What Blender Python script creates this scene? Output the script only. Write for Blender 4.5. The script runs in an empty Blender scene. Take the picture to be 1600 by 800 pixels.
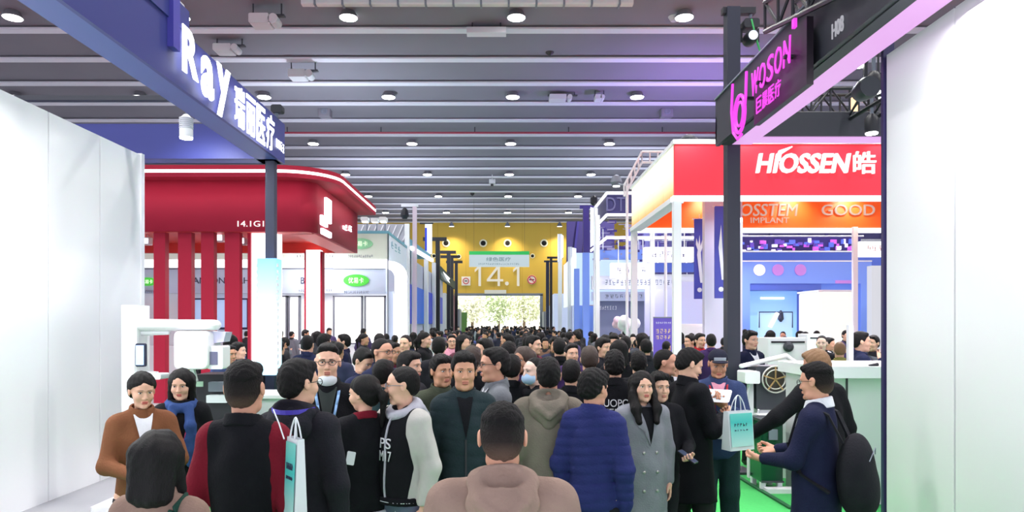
import bpy, math, random
import numpy as np
from mathutils import Vector, Matrix, Quaternion
random.seed(7); RNG = np.random.RandomState(7)
sc = bpy.context.scene; COL = sc.collection
R = math.radians
PI = math.pi

# ------------------------------------------------------------------ camera
F = 1100.0; HC = 1.95; VX, VY = 785.0, 506.0        # focal length in px (of 1600), eye height, vanishing point
cam = bpy.data.cameras.new('camera'); co = bpy.data.objects.new('camera', cam); COL.objects.link(co)
co.location = (0, 0, HC); co.rotation_euler = (R(90), 0, 0)
cam.sensor_width = 36; cam.lens = F/1600*36; cam.shift_x = (800-VX)/1600; cam.shift_y = (VY-400)/1600
cam.clip_end = 400; sc.camera = co
sc.view_settings.view_transform = 'Standard'; sc.view_settings.look = 'None'
sc.view_settings.gamma = 1; sc.view_settings.use_curve_mapping = False
sc.view_settings.exposure = 0.55
try: sc.cycles.use_denoising = True; sc.cycles.max_bounces = 6; sc.cycles.diffuse_bounces = 3; sc.cycles.use_light_tree = True
except Exception: pass

# ------------------------------------------------------------------ daylight reaching the open-sided hall
w = bpy.data.worlds.new('daylight'); sc.world = w; w.use_nodes = True
bg = w.node_tree.nodes['Background']; bg.inputs[0].default_value = (0.86, 0.88, 1.0, 1); bg.inputs[1].default_value = 1.0

CEIL = 12.55                                            # underside of the ceiling beams
LROWS = [24.5+8.47*k-0.35 for k in range(-2, 6)]; LCOLS = [0.48+5.76*k for k in range(-4, 5)]
def add_light(name, kind, loc, energy, color=(1, 1, 1), size=.4, aim=None, spot=90, blend=.5):
    l = bpy.data.lights.new(name, kind); l.energy = energy; l.color = color
    if kind == 'AREA': l.shape = 'DISK'; l.size = size
    elif kind == 'SPOT': l.spot_size = R(spot); l.spot_blend = blend; l.shadow_soft_size = size
    else: l.shadow_soft_size = size
    o = bpy.data.objects.new(name, l); COL.objects.link(o); o.location = loc
    if aim is not None: o.rotation_euler = (Vector(aim)-Vector(loc)).to_track_quat('-Z', 'Y').to_euler()
    return o

def P(px, py, Y):                                       # the real-world spot seen at a photo pixel at depth Y
    return ((px-VX)*Y/F, Y, HC+(VY-py)*Y/F)
def PX(px, Y): return (px-VX)*Y/F
def PZ(py, Y): return HC+(VY-py)*Y/F

# ------------------------------------------------------------------ materials
def lin(c):
    c = c/255.0
    return c/12.92 if c <= .04045 else ((c+.055)/1.055)**2.4
def rgb(*c):
    if len(c) == 1: c = c[0]
    return (lin(c[0]), lin(c[1]), lin(c[2]), 1)
MATS = {}
def mat(name, c, rough=.6, metal=0, emit=0, bump=0, bscale=60, var=0, stretch=None, alpha=1, ecol=None, spec=.5, trans=0):
    if name in MATS: return MATS[name]
    m = bpy.data.materials.new(name); m.use_nodes = True; nt = m.node_tree; b = nt.nodes['Principled BSDF']
    col = rgb(c); b.inputs['Base Color'].default_value = col; b.inputs['Roughness'].default_value = rough
    b.inputs['Metallic'].default_value = metal; b.inputs['Specular IOR Level'].default_value = spec
    if trans: b.inputs['Transmission Weight'].default_value = trans
    if emit: b.inputs['Emission Color'].default_value = rgb(ecol) if ecol else col; b.inputs['Emission Strength'].default_value = emit
    if alpha < 1: b.inputs['Alpha'].default_value = alpha
    tc = nt.nodes.new('ShaderNodeTexCoord'); n = nt.nodes.new('ShaderNodeTexNoise'); n.inputs['Scale'].default_value = bscale
    n.inputs['Detail'].default_value = 3
    src = tc.outputs['Object']
    if stretch:
        mp = nt.nodes.new('ShaderNodeMapping'); mp.inputs['Scale'].default_value = stretch
        nt.links.new(src, mp.inputs[0]); src = mp.outputs[0]
    nt.links.new(src, n.inputs['Vector'])
    if bump:
        bp = nt.nodes.new('ShaderNodeBump'); bp.inputs['Strength'].default_value = bump; bp.inputs['Distance'].default_value = .01
        nt.links.new(n.outputs['Fac'], bp.inputs['Height']); nt.links.new(bp.outputs[0], b.inputs['Normal'])
    if var:
        n2 = nt.nodes.new('ShaderNodeTexNoise'); n2.inputs['Scale'].default_value = bscale*.12; nt.links.new(src, n2.inputs['Vector'])
        mx = nt.nodes.new('ShaderNodeMix'); mx.data_type = 'RGBA'
        mx.inputs['A'].default_value = tuple(v*(1-var) for v in col[:3])+(1,); mx.inputs['B'].default_value = tuple(min(1, v*(1+var)+var*.01) for v in col[:3])+(1,)
        nt.links.new(n2.outputs['Fac'], mx.inputs['Factor']); nt.links.new(mx.outputs['Result'], b.inputs['Base Color'])
    MATS[name] = m; return m
def fabric(name, c, rough=.9, bump=.35, bscale=90, var=.18): return mat(name, c, rough=rough, bump=bump, bscale=bscale, var=var, spec=.2)
def glow(name, c, s):                                   # a lit face: its own light outweighs its dull surface
    return mat(name, tuple(v*.35 for v in c), emit=s, ecol=c, rough=.5)
def gradient(name, stops, z0, z1, emit=0, axis=2):      # a printed or backlit panel whose colour runs along an axis (object space)
    m = bpy.data.materials.new(name); m.use_nodes = True; nt = m.node_tree; b = nt.nodes['Principled BSDF']
    tc = nt.nodes.new('ShaderNodeTexCoord'); sp = nt.nodes.new('ShaderNodeSeparateXYZ'); mr = nt.nodes.new('ShaderNodeMapRange')
    mr.inputs[1].default_value = z0; mr.inputs[2].default_value = z1; cr = nt.nodes.new('ShaderNodeValToRGB')
    el = cr.color_ramp.elements
    for i, (p, c) in enumerate(stops):
        e = el[i] if i < 2 else el.new(p)
        e.position = p; e.color = rgb(c)
    nt.links.new(tc.outputs['Object'], sp.inputs[0]); nt.links.new(sp.outputs[axis], mr.inputs[0]); nt.links.new(mr.outputs[0], cr.inputs[0])
    nt.links.new(cr.outputs[0], b.inputs['Base Color'])
    if emit: nt.links.new(cr.outputs[0], b.inputs['Emission Color']); b.inputs['Emission Strength'].default_value = emit
    MATS[name] = m; return m
def palette_mat(name, cols, rough=.9):                  # one cloth, a colour of its own for each visitor
    m = bpy.data.materials.new(name); m.use_nodes = True; nt = m.node_tree; b = nt.nodes['Principled BSDF']
    oi = nt.nodes.new('ShaderNodeObjectInfo'); cr = nt.nodes.new('ShaderNodeValToRGB'); cr.color_ramp.interpolation = 'CONSTANT'
    el = cr.color_ramp.elements
    for i, c in enumerate(cols):
        e = el[i] if i < 2 else el.new(i/len(cols))
        e.position = i/len(cols); e.color = rgb(c)
    nt.links.new(oi.outputs['Random'], cr.inputs[0]); nt.links.new(cr.outputs[0], b.inputs['Base Color']); b.inputs['Roughness'].default_value = rough
    MATS[name] = m; return m

# ------------------------------------------------------------------ things, parts, the setting
def setp(o, label=None, cat=None, group=None, kind=None):
    if label: o['label'] = label
    if cat: o['category'] = cat
    if group: o['group'] = group
    if kind: o['kind'] = kind
    return o
def thing(name, label, cat, loc=(0, 0, 0), group=None, kind=None):
    o = bpy.data.objects.new(name, None); COL.objects.link(o); o.location = loc; o.empty_display_size = .1
    return setp(o, label, cat, group, kind)
def wloc(o):
    v = Vector((0, 0, 0))
    while o is not None: v += o.location; o = o.parent
    return v
class MB:
    def __init__(s): s.v = []; s.f = []
    def add(s, vs, fs):
        n = len(s.v); s.v += [tuple(v) for v in vs]; s.f += [tuple(i+n for i in f) for f in fs]; return s
    def box(s, x0, x1, y0, y1, z0, z1):
        if x0 > x1: x0, x1 = x1, x0
        if y0 > y1: y0, y1 = y1, y0
        if z0 > z1: z0, z1 = z1, z0
        return s.add([(x0, y0, z0), (x1, y0, z0), (x1, y1, z0), (x0, y1, z0), (x0, y0, z1), (x1, y0, z1), (x1, y1, z1), (x0, y1, z1)],
                     [(3, 2, 1, 0), (4, 5, 6, 7), (0, 1, 5, 4), (1, 2, 6, 5), (2, 3, 7, 6), (3, 0, 4, 7)])
    def cbox(s, cx, cy, cz, sx, sy, sz): return s.box(cx-sx/2, cx+sx/2, cy-sy/2, cy+sy/2, cz-sz/2, cz+sz/2)
    def rbox(s, x0, x1, y0, y1, z0, z1, r=.02, n=3, axis='y'):          # box with rounded edges along one axis
        A = {'y': ((x0, x1), (z0, z1), (y0, y1)), 'z': ((x0, x1), (y0, y1), (z0, z1)), 'x': ((y0, y1), (z0, z1), (x0, x1))}[axis]
        (a0, a1), (b0, b1), (c0, c1) = A; ring = []
        for cx, cy, t0 in ((a1-r, b1-r, 0), (a0+r, b1-r, 90), (a0+r, b0+r, 180), (a1-r, b0+r, 270)):
            for k in range(n+1): t = R(t0+90*k/n); ring.append((cx+r*math.cos(t), cy+r*math.sin(t)))
        return s.prism(ring, c0, c1, axis)
    def prism(s, ring, c0, c1, axis='z'):
        m = {'y': lambda a, b, c: (a, c, b), 'z': lambda a, b, c: (a, b, c), 'x': lambda a, b, c: (c, a, b)}[axis]
        n = len(ring); vs = [m(a, b, c0) for a, b in ring]+[m(a, b, c1) for a, b in ring]
        fs = [(i, (i+1) % n, n+(i+1) % n, n+i) for i in range(n)]+[tuple(range(n-1, -1, -1)), tuple(range(n, 2*n))]
        return s.add(vs, fs)
    def bar(s, a, b, wd=.05, h=None):                                   # square bar between two points
        h = h or wd; a = Vector(a); b = Vector(b); d = (b-a).normalized()
        u = d.cross(Vector((0, 0, 1)))
        if u.length < 1e-3: u = Vector((1, 0, 0))
        u.normalize(); v = u.cross(d).normalized(); vs = []
        for p in (a, b):
            for i, j in ((-1, -1), (1, -1), (1, 1), (-1, 1)): vs.append(p+u*wd/2*i+v*h/2*j)
        return s.add(vs, [(0, 1, 2, 3), (7, 6, 5, 4), (0, 4, 5, 1), (1, 5, 6, 2), (2, 6, 7, 3), (3, 7, 4, 0)])
    def tube(s, pts, r, n=8, closed=False):
        pts = [Vector(p) for p in pts]; m = len(pts); rr = r if isinstance(r, (list, tuple)) else [r]*m; vs = []; fs = []; pu = None
        for i, p in enumerate(pts):
            d = (pts[(i+1) % m]-pts[i-1]) if (closed or 0 < i < m-1) else (pts[1]-pts[0] if i == 0 else pts[-1]-pts[-2])
            d.normalize()
            u = (pu-d*pu.dot(d)) if pu is not None else d.cross(Vector((0, 0, 1)))
            if u.length < 1e-3: u = d.cross(Vector((1, 0, 0)))
            u.normalize(); pu = u; v = d.cross(u)
            for k in range(n): t = 2*PI*k/n; vs.append(p+(u*math.cos(t)+v*math.sin(t))*rr[i])
        for i in range(m if closed else m-1):
            for k in range(n): a = i*n; b = ((i+1) % m)*n; fs.append((a+k, a+(k+1) % n, b+(k+1) % n, b+k))
        if not closed: fs += [tuple(range(n-1, -1, -1)), tuple(range((m-1)*n, m*n))]
        return s.add(vs, fs)
    def lathe(s, c, prof, n=16, axis='z', cap=True):                    # prof: (radius, height) pairs
        vs = []; fs = []; c = Vector(c)
        for r, h in prof:
            for k in range(n):
                t = 2*PI*k/n; a, b = r*math.cos(t), r*math.sin(t)
                vs.append(c+Vector({'z': (a, b, h), 'y': (a, h, b), 'x': (h, a, b)}[axis]))
        for i in range(len(prof)-1):
            for k in range(n): fs.append((i*n+k, i*n+(k+1) % n, (i+1)*n+(k+1) % n, (i+1)*n+k))
        if cap: fs += [tuple(range(n-1, -1, -1)), tuple(range((len(prof)-1)*n, len(prof)*n))]
        return s.add(vs, fs)
    def cyl(s, c, r, h, n=16, axis='z'): return s.lathe(c, [(r, 0), (r, h)], n, axis)
    def build(s, name, m, parent=None, smooth=False, bevel=0, label=None, cat=None, group=None, kind=None):
        me = bpy.data.meshes.new(name); V = np.array(s.v, dtype=float)
        if parent is not None: off = np.array(wloc(parent))
        else: lo = V.min(0); hi = V.max(0); off = np.array(((lo[0]+hi[0])/2, (lo[1]+hi[1])/2, lo[2]))
        me.from_pydata((V-off).tolist(), [], s.f); me.materials.append(m)
        if smooth: me.polygons.foreach_set('use_smooth', [True]*len(me.polygons))
        me.update()
        o = bpy.data.objects.new(name, me); COL.objects.link(o)
        if parent is None: o.location = off
        else: o.parent = parent
        if bevel:
            b = o.modifiers.new('bevel', 'BEVEL'); b.width = bevel; b.segments = 2; b.limit_method = 'ANGLE'
        if smooth == 2:
            try: me.set_sharp_from_angle(angle=R(40))
            except Exception: pass
        return setp(o, label, cat, group, kind)
TEXTS = []
def text(body, m, parent, c, wd=None, h=.3, rz=0, ext=.01, off=0.0, name='lettering', shear=0, rx=90):
    """real extruded letters, centred on c, fitted to width wd and height h; rz turns the face about z"""
    cu = bpy.data.curves.new(name, 'FONT'); cu.body = body; cu.extrude = ext; cu.offset = off; cu.resolution_u = 3
    cu.align_x = 'CENTER'; cu.align_y = 'CENTER'; cu.size = h*1.3; cu.shear = shear
    o = bpy.data.objects.new(name, cu); COL.objects.link(o)
    TEXTS.append((o, m, parent, c, wd, h, rz, rx)); return o
def marks(m, parent, a, b, y, z0, z1, n, side=0, ext=.006, seed=1):
    """writing too small to read in the photograph: n blots of thin strokes between a and b (x, or y when side is set)"""
    r = random.Random(seed+int(abs(a)*100)); mb = MB(); cw = (b-a)/n; h = z1-z0
    def bx(u0, u1, v0, v1):
        if side: mb.box(y, y+ext*side, u0, u1, v0, v1)
        else: mb.box(u0, u1, y-ext, y, v0, v1)
    for k in range(n):
        c0 = a+cw*(k+.12); c1 = a+cw*(k+.88)
        for j in r.sample(range(3), r.choice((2, 3))):
            zz = z0+h*(.05+.4*j+r.uniform(-.05, .05)); bx(c0+r.uniform(0, .25)*cw, c1-r.uniform(0, .2)*cw, zz, min(z1, zz+h*.11))
        for j in range(2): xx = c0+(c1-c0)*r.uniform(.05, .85); v0 = r.uniform(0, .55); bx(xx, xx+abs(cw)*.11, z0+v0*h, z0+min(1, v0+r.uniform(.4, .8))*h)
    return mb.build('lettering', m, parent, kind='stuff')
def finish_texts():
    dg = bpy.context.evaluated_depsgraph_get(); dg.update()
    for o, m, parent, c, wd, h, rz, rx in TEXTS:
        me = bpy.data.meshes.new_from_object(o.evaluated_get(dg)); n = len(me.vertices)
        if n == 0: continue
        V = np.empty(n*3); me.vertices.foreach_get('co', V); V = V.reshape(-1, 3); lo = V.min(0); hi = V.max(0)
        V -= (lo+hi)/2; sy = h/(hi[1]-lo[1]); sx = (wd/(hi[0]-lo[0])) if wd else sy
        V[:, 0] *= sx; V[:, 1] *= sy
        Mx = np.array((Matrix.Rotation(R(rz), 3, 'Z') @ Matrix.Rotation(R(rx), 3, 'X')))
        V = V @ Mx.T + np.array(c)-np.array(wloc(parent)); me.vertices.foreach_set('co', V.ravel()); me.materials.clear(); me.materials.append(m); me.update()
        k = bpy.data.objects.new(o.name.split('.')[0], me); COL.objects.link(k); k.parent = parent
        cu = o.data; bpy.data.objects.remove(o); bpy.data.curves.remove(cu)
def copy_tree(o, parent=None):
    c = o.copy(); COL.objects.link(c)
    if parent is not None: c.parent = parent
    for ch in o.children: copy_tree(ch, c)
    return c

WHITE = mat('white_panel', (236, 237, 242), rough=.45)
WHITE_G = mat('gloss_white', (240, 241, 243), rough=.25)
OFFW = mat('warm_white', (238, 232, 222), rough=.5)
BLACK = mat('black_metal', (30, 31, 38), rough=.45)
DGREY = mat('dark_grey_panel', (58, 60, 68), rough=.5)
NAVY = mat('navy_metal', (34, 40, 66), rough=.45)
GREY = mat('grey_panel', (120, 126, 140), rough=.6)
LITW = glow('lit_white', (250, 250, 255), 1.6)
# ================================================================== THE HALL
hallW = 46
m_floor = mat('green_carpet', (58, 168, 84), rough=.95, bump=.3, bscale=200, var=.12)
MB().box(-3.3, 3.05, 1.6, 75.3, -.05, 0).build('floor', m_floor, kind='structure')
m_conc = mat('grey_hall_floor', (150, 150, 156), rough=.6, var=.1, bscale=8)
f2 = MB(); f2.box(-hallW, -3.3, -6, 75.3, -.05, 0); f2.build('floor_left', m_conc, kind='structure')
MB().box(7.5, hallW, -6, 75.3, -.05, 0).build('floor_right', m_conc, kind='structure')
MB().box(-3.3, 7.5, -6, 1.6, -.05, 0).build('floor_near', m_conc, kind='structure')  # unseen stretch made grey to cut green bounce onto the people
MB().box(3.05, 7.5, 1.6, 14.2, -.05, 0).build('floor_green', m_floor, kind='structure')
MB().box(3.05, 7.5, 14.2, 75.3, -.05, 0).build('floor_middle', m_conc, kind='structure')
# ceiling: grey recessed soffit, deep cross beams with pale bottom flanges
m_soff = mat('grey_ceiling', (124, 122, 132), rough=.9, var=.1, bscale=3)
m_web = mat('grey_beam_web', (124, 122, 132), rough=.85, var=.08, bscale=4)
m_fl = mat('pale_flange', (215, 215, 226), rough=.6)
ceil = MB().box(-hallW, hallW, -6, 75.6, CEIL+1.0, CEIL+1.15).build('ceiling', m_soff, kind='structure')
web = None; ys = []; y = 25.3-2.83*10
while y < 75: ys.append(y); y += 2.83
for i, y in enumerate(ys):
    if web is None:
        web = MB().box(-hallW, hallW, y+.1, y+.32, CEIL+.06, CEIL+.6).build('beam', m_web, ceil)
        fl = MB().box(-hallW, hallW, y, y+.42, CEIL, CEIL+.06).build('flange', m_fl, web); y0 = y
    else:
        b = copy_tree(web, ceil); b.location.y += y-y0
# flat soffit panels hung between beams, each with its own joint
sp = None
for i, y in enumerate(ys[:-1]):
    for k in (0,):
        if sp is None:
            sp = MB().box(-hallW, hallW, y+.34, y+2.92, CEIL+.13, CEIL+.17).build('ceiling_panel', m_soff, ceil); s0 = (k, y)
        else:
            b = sp.copy(); COL.objects.link(b); b.parent = ceil; b.location.x += (k-s0[0])*6.6; b.location.y += y-s0[1]
# end wall
m_yel = mat('yellow_wall', (206, 170, 66), rough=.7, var=.08, bscale=2)
Yw = 75.0
wall = MB().box(-hallW, PX(712, Yw), Yw, Yw+.4, 0, CEIL+1).box(PX(846, Yw), hallW, Yw, Yw+.4, 0, CEIL+1).box(PX(712, Yw), PX(846, Yw), Yw, Yw+.4, PZ(462, Yw), CEIL+1).build('wall_far', m_yel, kind='structure')
dgw = mat('dark_yellow_joint', (188, 150, 54), rough=.8)
j = MB()
for px in range(640, 940, 44): x = PX(px, Yw); j.box(x-.02, x+.02, Yw-.03, Yw, PZ(460, Yw), CEIL+.5)
j.build('wall_joints', dgw, wall, kind='stuff')
# big doorway frame
fr = MB(); x0, x1, zt = PX(712, Yw), PX(846, Yw), PZ(462, Yw)
MB().box(x0-.15, x0+.15, Yw-.15, Yw+.5, 0, zt+.15).box(x1-.15, x1+.15, Yw-.15, Yw+.5, 0, zt+.15).box(x0-.15, x1+.15, Yw-.15, Yw+.5, zt, zt+.25).build('door_1', GREY, kind='structure')
# outside: paving, trees
MB().box(-60, 60, 75.3, 140, -.06, -.01).build('floor_outside', mat('pale_paving', (205, 205, 200), rough=.8, emit=0), kind='structure')
m_leafs = [mat('leaf_a', (206, 212, 178), rough=.8, var=.3, bscale=9), mat('leaf_b', (222, 224, 200), rough=.8, var=.3, bscale=9), mat('leaf_c', (184, 198, 156), rough=.8, var=.3, bscale=9)]
m_trunk = mat('tree_bark', (100, 84, 66), rough=.9)
treelab = [('broad leafy tree outside the doorway, farthest left', -8), ('leafy tree outside, left of the doorway middle', -4.2), ('tall pale leafy tree outside behind the middle of the doorway', -.6), ('leafy tree outside, right of the doorway middle', 2.8), ('dense green tree outside at the right door jamb', 6.2), ('low green shrub tree outside at the far left corner', -11)]
for i, (lb, x) in enumerate(treelab):
    yy = 92+(i*37 % 11); t = thing('tree', lb, 'tree', (x, yy, 0), 'trees beyond the doorway')
    MB().tube([(x, yy, 0), (x+.1, yy, 2.2), (x-.1, yy, 4.0)], [.22, .17, .1]).build('trunk', m_trunk, t)
    mb = MB(); n = 1500; r = RNG.normal(size=(n, 3)); r /= np.linalg.norm(r, axis=1)[:, None]; q = RNG.rand(n)**.4
    c = r*np.stack([q*2.4, q*2.2, q*2.6], 1)+np.array((x, yy, 4.3))
    a = RNG.normal(size=(n, 3))*.11; b_ = RNG.normal(size=(n, 3))*.11
    for k in range(n):
        p = c[k]; u = a[k]; v = b_[k]; mb.add([p-u, p+v, p+u, p-v], [(0, 1, 2, 3)])
    mb.build('foliage', m_leafs[i % 3], t, kind='stuff')
bld = MB().box(-40, 40, 118, 120, 0, 12).build('far_building', mat('pale_far_building', (220, 218, 205), rough=.8), label='pale building far outside behind the trees', cat='building')
# round nozzle ports on the end wall
m_port = mat('cream_ring', (240, 235, 210), rough=.5); m_dark = mat('black_hole', (18, 16, 18), rough=.9)
for i, (px, py, r, lb) in enumerate([(697, 380, .42, 'leftmost large round air nozzle on the yellow wall'), (755, 380, .42, 'large round air nozzle left of middle on the yellow wall'), (793, 380, .42, 'large round air nozzle right of middle on the yellow wall'), (850, 380, .42, 'rightmost large round air nozzle on the yellow wall'),
        (678, 400, .26, 'leftmost small round air nozzle low on the yellow wall'), (717, 401, .26, 'small round air nozzle left of the hanging green sign'), (832, 400, .26, 'small round air nozzle right of the hanging green sign'), (876, 400, .26, 'rightmost small round air nozzle low on the yellow wall')]):
    x, _, z = P(px, py, Yw); t = thing('air_nozzle', lb, 'air vent', (x, Yw, z), 'air nozzles on the yellow end wall')
    MB().lathe((x, Yw, z), [(r, 0), (r, -.1), (r*.85, -.16), (r*.64, -.1), (r*.64, -.02)], 24, 'y').build('ring', m_port, t, smooth=2)
    MB().lathe((x, Yw-.06, z), [(r*.64, 0), (r*.3, -.12), (.02, -.14)], 20, 'y').build('nozzle', m_dark, t, smooth=2)
# hall number
m_wl = glow('white_sign_letter', (245, 240, 225), .5)
t = thing('hall_number', 'large white figures 14.1 fixed on the yellow end wall', 'sign', (PX(779, Yw), Yw-.1, PZ(447, Yw)))
def figure1(px):
    x = PX(px, Yw); a, b = PZ(447, Yw), PZ(415.5, Yw); MB().box(x-.02, x+.24, Yw-.2, Yw-.04, a, b).add([(x-.02, Yw-.2, b), (x-.42, Yw-.2, b-.42), (x-.42, Yw-.2, b-.66), (x-.02, Yw-.2, b-.3), (x-.02, Yw-.04, b), (x-.42, Yw-.04, b-.42), (x-.42, Yw-.04, b-.66), (x-.02, Yw-.04, b-.3)], [(0, 1, 2, 3), (0, 4, 5, 1), (2, 6, 7, 3), (1, 5, 6, 2)]).build('figure', m_wl, t)
figure1(748); x = PX(779, Yw); a, b = PZ(447, Yw), PZ(415.5, Yw)
MB().box(x-.1, x+.15, Yw-.2, Yw-.04, a, b).box(x-1.25, x+.5, Yw-.2, Yw-.04, a+.5, a+.72).bar((x-1.16, Yw-.12, a+.62), (x-.02, Yw-.12, b-.05), .16, .24).build('figure', m_wl, t)
MB().cyl((PX(792, Yw), Yw-.2, PZ(443, Yw)), .2, .16, 16, 'y').build('point', m_wl, t)
figure1(808)
# hanging green and white direction sign in the aisle
Ys = 60.0
t = thing('hanging_sign', 'white direction sign with green top strip hanging over the aisle end', 'sign', P(780, 417, Ys))
x0, x1 = PX(733, Ys), PX(827, Ys); z0, z1, zz = PZ(417, Ys), PZ(398, Ys), PZ(392.5, Ys)
MB().box(x0, x1, Ys, Ys+.1, z0, z1).build('board', glow('sign_pale', (214, 232, 240), .5), t)
MB().box(x0, x1, Ys-.02, Ys+.12, z1, zz).build('green_strip', mat('sign_green', (40, 165, 80), emit=.3), t)
text('绿色医疗', mat('sign_ink', (70, 110, 120)), t, (PX(779, Ys), Ys-.01, PZ(405, Ys)), 2.1, .35)
marks(MATS['sign_ink'], t, PX(747, Ys), PX(811, Ys), Ys, PZ(414, Ys), PZ(411, Ys), 22)
for x in (x0+.4, x1-.4): MB().tube([(x, Ys, zz), (x, Ys, CEIL+.15)], .008, 5).build('cable', BLACK, t)
# small square signs
for px, lb in ((728, 'small square white sign with red ring left of the figures'),):
    x, _, z = P(px, 439, Yw-.2); t = thing('square_sign', lb, 'sign', (x, Yw-.1, z))
    MB().cbox(x, Yw-.08, z, .95, .08, .95).build('board', OFFW, t)
    MB().tube([(x+.3*math.cos(k*PI/10), Yw-.14, z+.3*math.sin(k*PI/10)) for k in range(20)], .05, 6, True).build('ring', mat('sign_red', (205, 50, 60)), t)
    MB().cbox(x, Yw-.14, z, .3, .04, .1).build('bar', NAVY, t)
x, _, z = P(831, 437, Yw-.2); t = thing('round_sign', 'round white no smoking sign right of the figures', 'sign', (x, Yw-.1, z))
MB().lathe((x, Yw-.04, z), [(.5, 0), (.5, -.08)], 24, 'y').build('board', OFFW, t)
MB().tube([(x+.42*math.cos(k*PI/12), Yw-.14, z+.42*math.sin(k*PI/12)) for k in range(24)], .06, 6, True).build('ring', MATS['sign_red'], t)
MB().bar((x-.28, Yw-.14, z+.28), (x+.28, Yw-.14, z-.28), .08).build('slash', MATS['sign_red'], t)
MB().box(x-.28, x+.25, Yw-.15, Yw-.12, z-.05, z+.06).build('cigarette', NAVY, t)
x, _, z = P(774, 456, Yw-.2); t = thing('exit_light_box', 'low white light box sign just above the doorway', 'sign', (x, Yw-.1, z))
MB().cbox(x, Yw-.3, z, 2.3, .25, .38).build('box', glow('box_light', (240, 240, 225), .4), t)
# bright yellowish wash lamps at the top of the end wall
for px in (705, 793, 875):
    x = PX(px, 72.5); t = thing('wall_wash_lamp', {705: 'left', 793: 'middle', 875: 'right'}[px]+' lamp washing the top of the yellow end wall', 'lamp', (x, 73.0, CEIL-.6), 'lamps over the end wall')
    MB().lathe((x, 73.0, CEIL-.5), [(.3, 0), (.22, .2), (.06, .45)], 16).build('housing', GREY, t, smooth=2)
    MB().cyl((x, 73.0, CEIL-.52), .27, .02, 16).build('lens', LITW, t)
    add_light('wash_lamp_light', 'SPOT', (x, 73.0, CEIL-.55), 1300, (1, .88, .62), .2, aim=(x, 75, 6.5), spot=110, blend=1)

# high-bay lamps: bell housing on a short stem, glowing lens
m_lens = glow('lamp_lens', (255, 255, 250), 14)
m_house = mat('lamp_housing', (120, 120, 126), rough=.5)
rows_w = ['first', 'second', 'third', 'fourth', 'fifth', 'sixth', 'seventh', 'eighth']
col_w = ['fourth column left of', 'third column left of', 'second column left of', 'first column left of', 'central column of', 'first column right of', 'second column right of', 'third column right of', 'fourth column right of']
proto = None
for i, y in enumerate(LROWS):
    for k, x in enumerate(LCOLS):
        if y < 23 and not (2 <= k <= 6): continue
        if proto is None:
            z = CEIL-.1; r0 = (x, y, z)
            proto = thing('high_bay_lamp', 'lamp', 'lamp', (x, y, z), 'high bay lamps under the ceiling')
            MB().lathe((x, y, z), [(.33, 0), (.32, .03), (.24, .18), (.13, .32), (.1, .46), (.02, .48)], 20).build('housing', m_house, proto, smooth=2)
            MB().tube([(x, y, z+.4), (x, y, z+.7)], .03, 8).build('stem', BLACK, proto)
            MB().lathe((x, y, z+.015), [(.30, -.02), (.29, -.035), (.1, -.04)], 20).build('lens', m_lens, proto)
            o = proto
        else:
            o = copy_tree(proto); o.location = (x, y, CEIL-.1)
        vis = i-2
        rowp = ['overhead behind the camera', 'overhead before the picture edge', 'in the first row (nearest in the picture)', 'in the second row', 'in the third row', 'in the fourth row', 'in the fifth row', 'in the farthest row'][i]
        o['label'] = 'bell lamp '+rowp+', '+['fourth left', 'third left', 'second left', 'first left', 'middle one', 'first right', 'second right', 'third right', 'fourth right'][k]+('' if k == 4 else ' of the middle one')
        continue_ = ('bell lamp under the ceiling, row '+str(vis+1)+' from the front, ' if vis >= 0 else 'bell lamp overhead before the picture edge, ')+(col_w[k]+' its row' if k != 4 else 'in the central column')
        if i >= 0: add_light('high_bay_light', 'SPOT', (x, y, CEIL-.2), 1500 if y < 30 else 800, (1, .98, .96), .35, aim=(x, y, 0), spot=125, blend=.6)
# red sprinkler pipes with hangers
m_pipe = mat('red_pipe', (150, 50, 70), rough=.5)
for py, Y, lb in ((207.5, 38.3, 'nearer'), (299.5, 57.0, 'farther')):
    z = PZ(py, Y); t = thing('sprinkler_pipe', lb+' red sprinkler pipe running across under the ceiling', 'pipe', (0, Y, z))
    MB().tube([(-30, Y, z), (30, Y, z)], .055 if Y < 50 else .07, 8).build('pipe', m_pipe, t)
    for x in np.arange(-27, 28, 5.1): MB().tube([(x, Y, z), (x, Y, CEIL+.1)], .03, 6).build('hanger', DGREY, t)
# ceiling equipment
m_eq = mat('duct_white', (200, 202, 206), rough=.6)
sun = bpy.data.lights.new('sun', 'SUN'); sun.energy = 7; sun.angle = R(3); so_ = bpy.data.objects.new('sun', sun); COL.objects.link(so_); so_.rotation_euler = (R(28), R(-20), 0)
def equip(px, py, Y, wpx, hpx, lb, nm='ceiling_unit'):
    x, _, z = P(px, py, Y); w_ = wpx*Y/F; h_ = hpx*Y/F; t = thing(nm, lb, 'ceiling unit', (x, Y, z))
    MB().rbox(x-w_*.5, x+w_*.1, Y-.3, Y+.3, z-h_*.35, z+h_*.4, h_*.12).build('case', m_eq, t)
    MB().lathe((x+w_*.22, Y-.3, z), [(h_*.38, 0), (h_*.38, .5)], 14, 'y').build('drum', m_eq, t)
    MB().box(x-w_*.55, x+w_*.5, Y-.1, Y+.1, z+h_*.4, z+h_*.5).build('rail', DGREY, t)
    for s in (-.45, .4): MB().tube([(x+s*w_, Y, z+h_*.45), (x+s*w_, Y, CEIL+.4)], .025, 6).build('hanger', DGREY, t)
equip(419, 34, 23.6, 52, 20, 'pale ventilation unit under the ceiling, top left')
equip(360, 78, 26.5, 46, 14, 'grey slim ventilation unit beside the blue canopy sign')
equip(475, 118, 28.6, 44, 16, 'pale ventilation unit on the third beam at left')
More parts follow.
